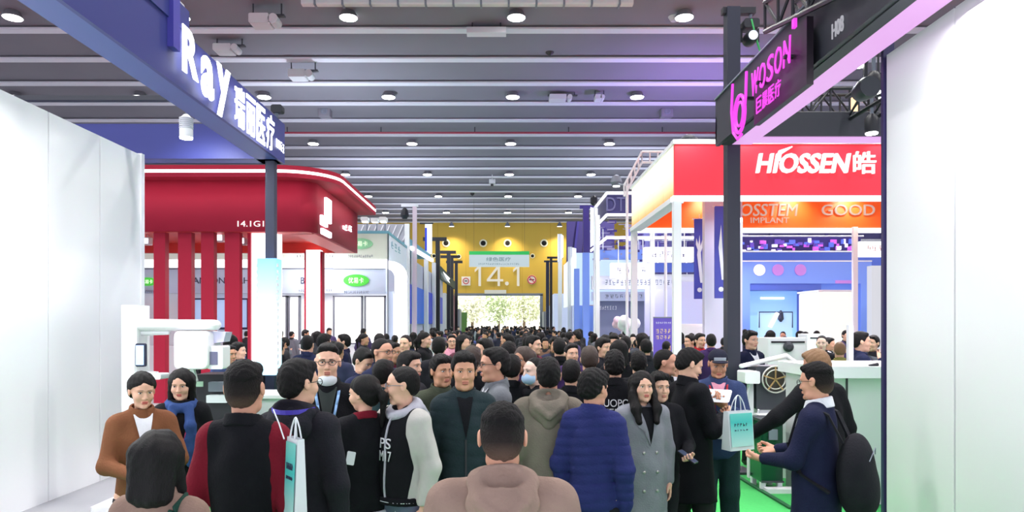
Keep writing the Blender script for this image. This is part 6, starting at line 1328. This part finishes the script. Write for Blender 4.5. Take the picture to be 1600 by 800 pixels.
# phone of the grey coat, papers of the cap wearer, phone of the black coat
def slab(name, label, cat, c, sx, sy, sz, rot, m, m2=None):
    t = thing(name, label, cat, c); t.rotation_euler = [R(a) for a in rot]
    def add(mb, nm, mm): me = bpy.data.meshes.new(nm); me.from_pydata(mb.v, [], mb.f); me.materials.append(mm); mkobj(nm, me, t)
    add(MB().rbox(-sx/2, sx/2, -sy/2, sy/2, -sz/2, sz/2, min(sx, sz)*.12, axis='y'), 'case', m)
    if m2: add(MB().box(-sx*.45, sx*.45, -sy/2-.001, -sy/2, -sz*.46, sz*.46), 'screen', m2)
def hand_at(ctx, side, d=.10):
    S, E_, W = ctx['J'][side]; v = (W-E_)/np.linalg.norm(W-E_); p = (W+v*d)*ctx['s']; a = R(ctx['face']); return (ctx['X']+p[0]*math.cos(a)-p[1]*math.sin(a), ctx['Y']+p[0]*math.sin(a)+p[1]*math.cos(a), p[2]+.02)
slab('phone', 'dark phone held beside the grey wool coat', 'phone', hand_at(MIDC['young person peeking out behind the grey coat shoulder'], 1), .075, .009, .15, (-60, 0, 50), BLACK, mat('phone_screen', (60, 70, 90), rough=.1, emit=.3))
slab('leaflet', 'white leaflet read by the cap wearer', 'paper', hand_at(c19, -1, .12), .21, .003, .16, (-55, 0, -30), WHITE, mat('leaflet_print', (196, 204, 214)))
slab('leaflet', 'pale booklet in the hand of the scarf wearer', 'paper', hand_at(c6, -1), .16, .01, .12, (-50, 0, 10), WHITE, mat('leaflet_print', (196, 204, 214)))
slab('phone', 'small phone held by the long black coat', 'phone', hand_at(c18, 1), .07, .009, .14, (-50, 0, 40), BLACK, MATS['phone_screen'])
slab('name_badge', 'white name card hanging beside the black sweater', 'badge', P(548, 716, 4.2), .05, .004, .08, (0, 10, 0), WHITE, None)
# backpack on the navy suit
X21, Y21 = c21['X'], c21['Y']; a = R(-128); t = thing('backpack', 'black backpack on the shoulder of the dark navy suit', 'bag', (X21, Y21, 0)); t.rotation_euler = (0, 0, a)
f = Field().ell((.03, .24, 1.02), (.17, .11, .26), .03).ell((.03, .31, .93), (.12, .06, .14), .03); f.noise = wrinkle(77, .004, 30, 20); V, Q = f.mesh(.013); mkobj('body', np_mesh('body', [(V, Q, 0)], [fabric('black_nylon', (28, 28, 34))]), t)
for s in (-1, 1):
    pts = [(s*.10+.0, .18, 1.22), (s*.115, .10, 1.385), (s*.12, .01, 1.435), (s*.125, -.08, 1.38), (s*.14, -.125, 1.2), (s*.175, -.05, 1.02), (s*.17, .12, .92)]
    mb = MB(); [mb.bar(p, q_, .045, .012) for p, q_ in zip(pts[:-1], pts[1:])]; me = bpy.data.meshes.new('strap'); me.from_pydata(mb.v, [], mb.f); me.materials.append(MATS['black_nylon']); mkobj('strap', me, t)
mb = MB().tube([(-.05, .33, 1.15), (.03, .345, 1.2), (.12, .33, 1.13)], .003, 6); me = bpy.data.meshes.new('zip'); me.from_pydata(mb.v, [], mb.f); me.materials.append(GREY); mkobj('zip', me, t)

# ================================================================== DENTAL X-RAY MACHINE at left
Y = 7.6
t = thing('dental_xray_machine', 'white dental x-ray machine with rounded arm and head box, left edge', 'machine', (PX(200, Y), Y, 0))
MB().rbox(PX(196, Y), PX(222, Y), Y-.12, Y+.2, 0, 2.15, .05, axis='z').build('column', WHITE_G, t); MB().rbox(PX(170, Y), PX(300, Y), Y-.35, Y+.35, 0, .06, .02, axis='z').build('base_plate', WHITE_G, t)
def sdf_obj(name, f, h, m, parent):
    V, Q = f.mesh(h); return mkobj(name, np_mesh(name, [(V-np.array(wloc(parent)), Q, 0)], [m]), parent)
f = Field().cap(P(205, 508, Y), P(336, 508, Y), .068, .058, k=.02, flat=(1, 1.6, 1)); sdf_obj('overhead_arm', f, .016, WHITE_G, t)
f = Field().cap(P(205, 520, Y), P(262, 519, Y), .035, .03, k=.02); sdf_obj('lower_arm', f, .014, WHITE, t)
x0, x1 = PX(281, Y), PX(334, Y); z0, z1 = PZ(576, Y), PZ(517, Y)
MB().rbox(x0, x1, Y-.15, Y+.2, z0, z1, .06, 5, 'y').build('head_box', WHITE_G, t, smooth=2, bevel=.015)
MB().rbox(PX(330, Y), PX(354, Y), Y-.1, Y+.1, PZ(576, Y), PZ(540, Y), .02).build('detector_frame', WHITE, t); MB().box(PX(333, Y), PX(346, Y), Y-.106, Y-.1, PZ(569, Y), PZ(549, Y)).build('dark_window', mat('slate_window', (110, 110, 140), rough=.3), t)
MB().add([P(328, 518, Y), P(353, 519, Y), P(349, 534, Y), P(330, 537, Y)]+[(a, b+.18, c) for a, b, c in (P(328, 518, Y), P(353, 519, Y), P(349, 534, Y), P(330, 537, Y))], [(0, 3, 2, 1), (4, 5, 6, 7), (0, 1, 5, 4), (1, 2, 6, 5), (2, 3, 7, 6), (3, 0, 4, 7)]).build('sloping_cover', mat('lavender_white', (206, 206, 232), rough=.3), t)
MB().rbox(PX(232, Y), PX(258, Y), Y-.1, Y+.1, PZ(592, Y), PZ(583, Y), .02).build('chin_rest', WHITE, t); MB().bar(P(300, 577, Y), P(305, 596, Y), .05).build('handle', WHITE, t)
MB().bar(P(205, 583, Y), P(245, 586, Y), .07).build('chin_arm', WHITE, t)
MB().rbox(PX(222, Y), PX(237, Y), Y-.14, Y-.1, PZ(572, Y), PZ(536, Y), .02).build('control_screen', NAVY, t); MB().box(PX(223, Y), PX(235, Y), Y-.145, Y-.14, PZ(569, Y), PZ(539, Y)).build('display', mat('screen_pale_blue', (170, 205, 235), emit=.6), t)
Y = 7.9; t = thing('dental_cart', 'small dark cart with white tray and green card behind the scarf wearer', 'cart', (PX(330, Y), Y, 0))
MB().rbox(PX(305, Y), PX(362, Y), Y, Y+.4, .1, PZ(585, Y), .02, axis='z').build('cabinet', BLACK, t); MB().rbox(PX(328, Y), PX(360, Y), Y-.1, Y, PZ(628, Y), PZ(616, Y), .01).build('white_tray', WHITE, t); MB().rbox(PX(330, Y), PX(358, Y), Y-.08, Y, PZ(611, Y), PZ(596, Y), .01).build('grey_drawer', GREY, t)
MB().box(PX(307, Y), PX(318, Y), Y-.02, Y, PZ(604, Y), PZ(596, Y)).build('green_card', mat('mint_card', (180, 214, 190)), t)
for s in (0, 1):
    for u in (0, 1): MB().cyl((PX(310, Y)+s*.33, Y+.06+u*.28, 0), .04, .1, 12).build('wheel', DGREY, t)
# reception desk at the left behind the red sleeved visitor
Y = 9.0; t = thing('white_desk', 'white desk edge between the navy post and the charcoal jacket', 'desk', (PX(430, Y), Y, 0)); MB().rbox(PX(365, Y), PX(450, Y), Y, Y+.7, 0, 1.0, .03, axis='z').build('body', WHITE, t); MB().rbox(PX(360, Y), PX(455, Y), Y-.05, Y+.75, 1.0, 1.04, .03, axis='z').build('top', WHITE_G, t)
# ================================================================== DENTAL UNIT and CASE at right
Y = 8.9
t = thing('dental_unit', 'white dental unit with boom arm and large round wheel beside the dark post', 'machine', (PX(1205, Y), Y, 0))
MB().rbox(PX(1158, Y), PX(1181, Y), Y-.15, Y+.15, PZ(598, Y), PZ(579, Y), .02).build('control_box', WHITE_G, t)
sdf_obj('boom_arm', Field().cap(P(1158, 572, Y), P(1228, 556, Y), .028, .032, k=.02), .011, WHITE_G, t); sdf_obj('elbow', Field().cap(P(1228, 556, Y), P(1252, 572, Y), .03, .026, k=.02).cap(P(1234, 572, Y), P(1234, 600, Y), .018, k=.02), .011, WHITE_G, t)
cx, _, cz = P(1207, 592, Y); MB().tube([(cx+.165*math.cos(a), Y-.1, cz+.165*math.sin(a)) for a in np.linspace(0, 2*PI, 36, endpoint=False)], .010, 8, True).build('wheel_rim', mat('pale_chrome', (214, 216, 206), rough=.25, metal=.4), t)
MB().tube([(cx+.12*math.cos(a), Y-.1, cz+.12*math.sin(a)) for a in np.linspace(0, 2*PI, 30, endpoint=False)], .008, 6, True).build('inner_rim', MATS['pale_chrome'], t)
for k in range(5): a = R(90+72*k); MB().bar((cx, Y-.1, cz), (cx+.16*math.cos(a), Y-.1, cz+.16*math.sin(a)), .016).build('spoke', mat('gold_brown', (168, 142, 92), rough=.4), t)
MB().lathe((cx, Y-.06, cz), [(.15, 0), (.13, .06), (.05, .08)], 28, 'y').build('drum', mat('dark_bronze', (70, 66, 58), rough=.4), t, smooth=2)
MB().lathe(P(1224, 575, Y-.1), [(.04, -.03), (.045, .02), (.02, .05)], 14).build('yellow_knob', mat('lime_yellow', (200, 206, 60), rough=.4), t, smooth=2)
MB().rbox(PX(1181, Y), PX(1236, Y), Y-.02, Y+.3, PZ(640, Y), PZ(572, Y), .03).build('chassis', mat('dark_chassis', (60, 64, 72), rough=.4), t)
MB().rbox(PX(1170, Y), PX(1178, Y), Y, Y+.08, 0, PZ(598, Y), .01, axis='z').build('stand_tube', WHITE, t); MB().rbox(PX(1186, Y), PX(1240, Y), Y, Y+.3, .0, PZ(640, Y), .03, axis='z').build('pedestal', WHITE, t)
MB().rbox(PX(1176, Y), PX(1222, Y), Y-.3, Y, PZ(652, Y), PZ(645, Y), .02, axis='z').build('tray', WHITE_G, t)
MB().tube([P(1172, 600, Y), P(1160, 640, Y-.1), P(1175, 690, Y), P(1185, 640, Y-.1)], .012, 6).build('hose', WHITE, t)
Y = 8.2; t = thing('flight_case', 'dark green glossy case with white corners on the green carpet', 'case', (PX(1208, Y), Y, 0))
z0, z1 = .1, PZ(660, Y); x0, x1 = PX(1190, Y), PX(1224, Y)
MB().rbox(x0, x1, Y, Y+.4, z0, z1, .02, axis='z').build('body', mat('bottle_green_gloss', (16, 62, 44), rough=.12), t); MB().box(x0, x1, Y-.01, Y+.41, z1, z1+.03).build('lid', DGREY, t)
for z in (z0, z0+.33): MB().box(x0-.005, x1+.005, Y-.012, Y, z, z+.02).build('rail', DGREY, t)
MB().box((x0+x1)/2-.05, (x0+x1)/2+.05, Y-.03, Y-.01, z1-.2, z1-.08).build('latch', GREY, t)
for s in (x0+.03, x1-.03):
    for u in (Y+.05, Y+.35): MB().rbox(s-.03, s+.03, u-.03, u+.03, 0, z0, .01, axis='z').build('foot', WHITE, t)
MB().rbox(x0+.02, x1+.16, Y-.12, Y+.02, .0, .05, .02, axis='z').build('white_base', WHITE_G, t)
MB().bar((PX(1150, 9.0), 9.0, .012), (PX(1236, 7.4), 7.4, .012), .05, .02).build('floor_cable_cover', mat('dark_green_strip', (20, 90, 50), rough=.6), label='dark strip running over the green carpet', cat='floor strip')
# white counter at far right
Yc = 7.5; t = thing('white_counter', 'large white counter with overhanging top at the right edge', 'counter', (4.4, Yc, 0))
MB().rbox(PX(1285, Yc), 5.6, Yc+.1, Yc+1.0, 0, PZ(590, Yc), .04, axis='z').build('body', mat('grey_white', (214, 214, 216), rough=.5), t); MB().rbox(PX(1276, Yc), 5.7, Yc-.1, Yc+1.1, PZ(590, Yc), PZ(572, Yc), .05, axis='z').build('top', WHITE_G, t)
for px in (1330, 1390): MB().box(PX(px, Yc)-.01, PX(px, Yc)+.01, Yc+.09, Yc+.1, .05, PZ(592, Yc)).build('joint', BLACK, t)
MB().tube([P(1358, 572, Yc), P(1372, 569, Yc)], .02, 6).build('pen', BLACK, label='dark pen lying on the white counter', cat='pen')
x = PX(1328, 8.75); MB().box(x-.03, x+.03, 8.72, 8.78, 0, PZ(508, 8.75)).build('slim_post', WHITE, label='slim white post rising behind the white counter', cat='post')
# white cabinets among the right stands
for i, (a, b, c, d, Y, lb) in enumerate(((1200, 1262, 528, 552, 11.2, 'white equipment cabinet behind the navy suit and tie wearer'), (1262, 1300, 522, 536, 14.6, 'low white shelf with dark slots behind the sandy haired visitor'))):
    q_ = thing('equipment_cabinet', lb, 'cabinet', (PX((a+b)/2, Y), Y, 0)); MB().rbox(PX(a, Y), PX(b, Y), Y, Y+.5, 0, PZ(c, Y), .03, axis='z').build('body', WHITE, q_); MB().box(PX(a, Y)+.05, PX(b, Y)-.05, Y-.01, Y, PZ(c+5, Y)-.03, PZ(c+5, Y)).build('slot', BLACK, q_)
    MB().lathe((PX((a+b)/2, Y), Y-.01, PZ(c+14, Y)), [(.08, 0), (.08, -.03), (.04, -.05)], 16, 'y').build('dial', DGREY, q_)
Y = 20.0
for i, (px, lb) in enumerate(((985, 'white rounded robot-like display head left of the white post'), (972, 'small pink and white stand flowers left of the white post'))):
    x, _, z = P(px, 508 if i == 0 else 505, 24 if i == 0 else 27); yy_ = 24 if i == 0 else 27; q_ = thing('display_figure' if i == 0 else 'flower_stand', lb, 'display', (x, yy_, 0))
    MB().lathe((x, yy_, 0), [(.3, 0), (.3, .05), (.05, .1), (.05, z-.3)], 16).build('stem', WHITE, q_)
    f = Field(); [f.ell((x+RNG.uniform(-.25, .25), yy_+RNG.uniform(-.2, .2), z+RNG.uniform(-.2, .15)), .16 if i else .2, .03) for k in range(7)]; V, Q = f.mesh(.05); mkobj('head' if i == 0 else 'blossom_mass', np_mesh('mass', [(V-np.array((x, yy_, 0)), Q, 0)], [WHITE if i == 0 else mat('blossom_pink', (226, 190, 210), rough=.8)]), q_)
finish_texts()
finish_prints()
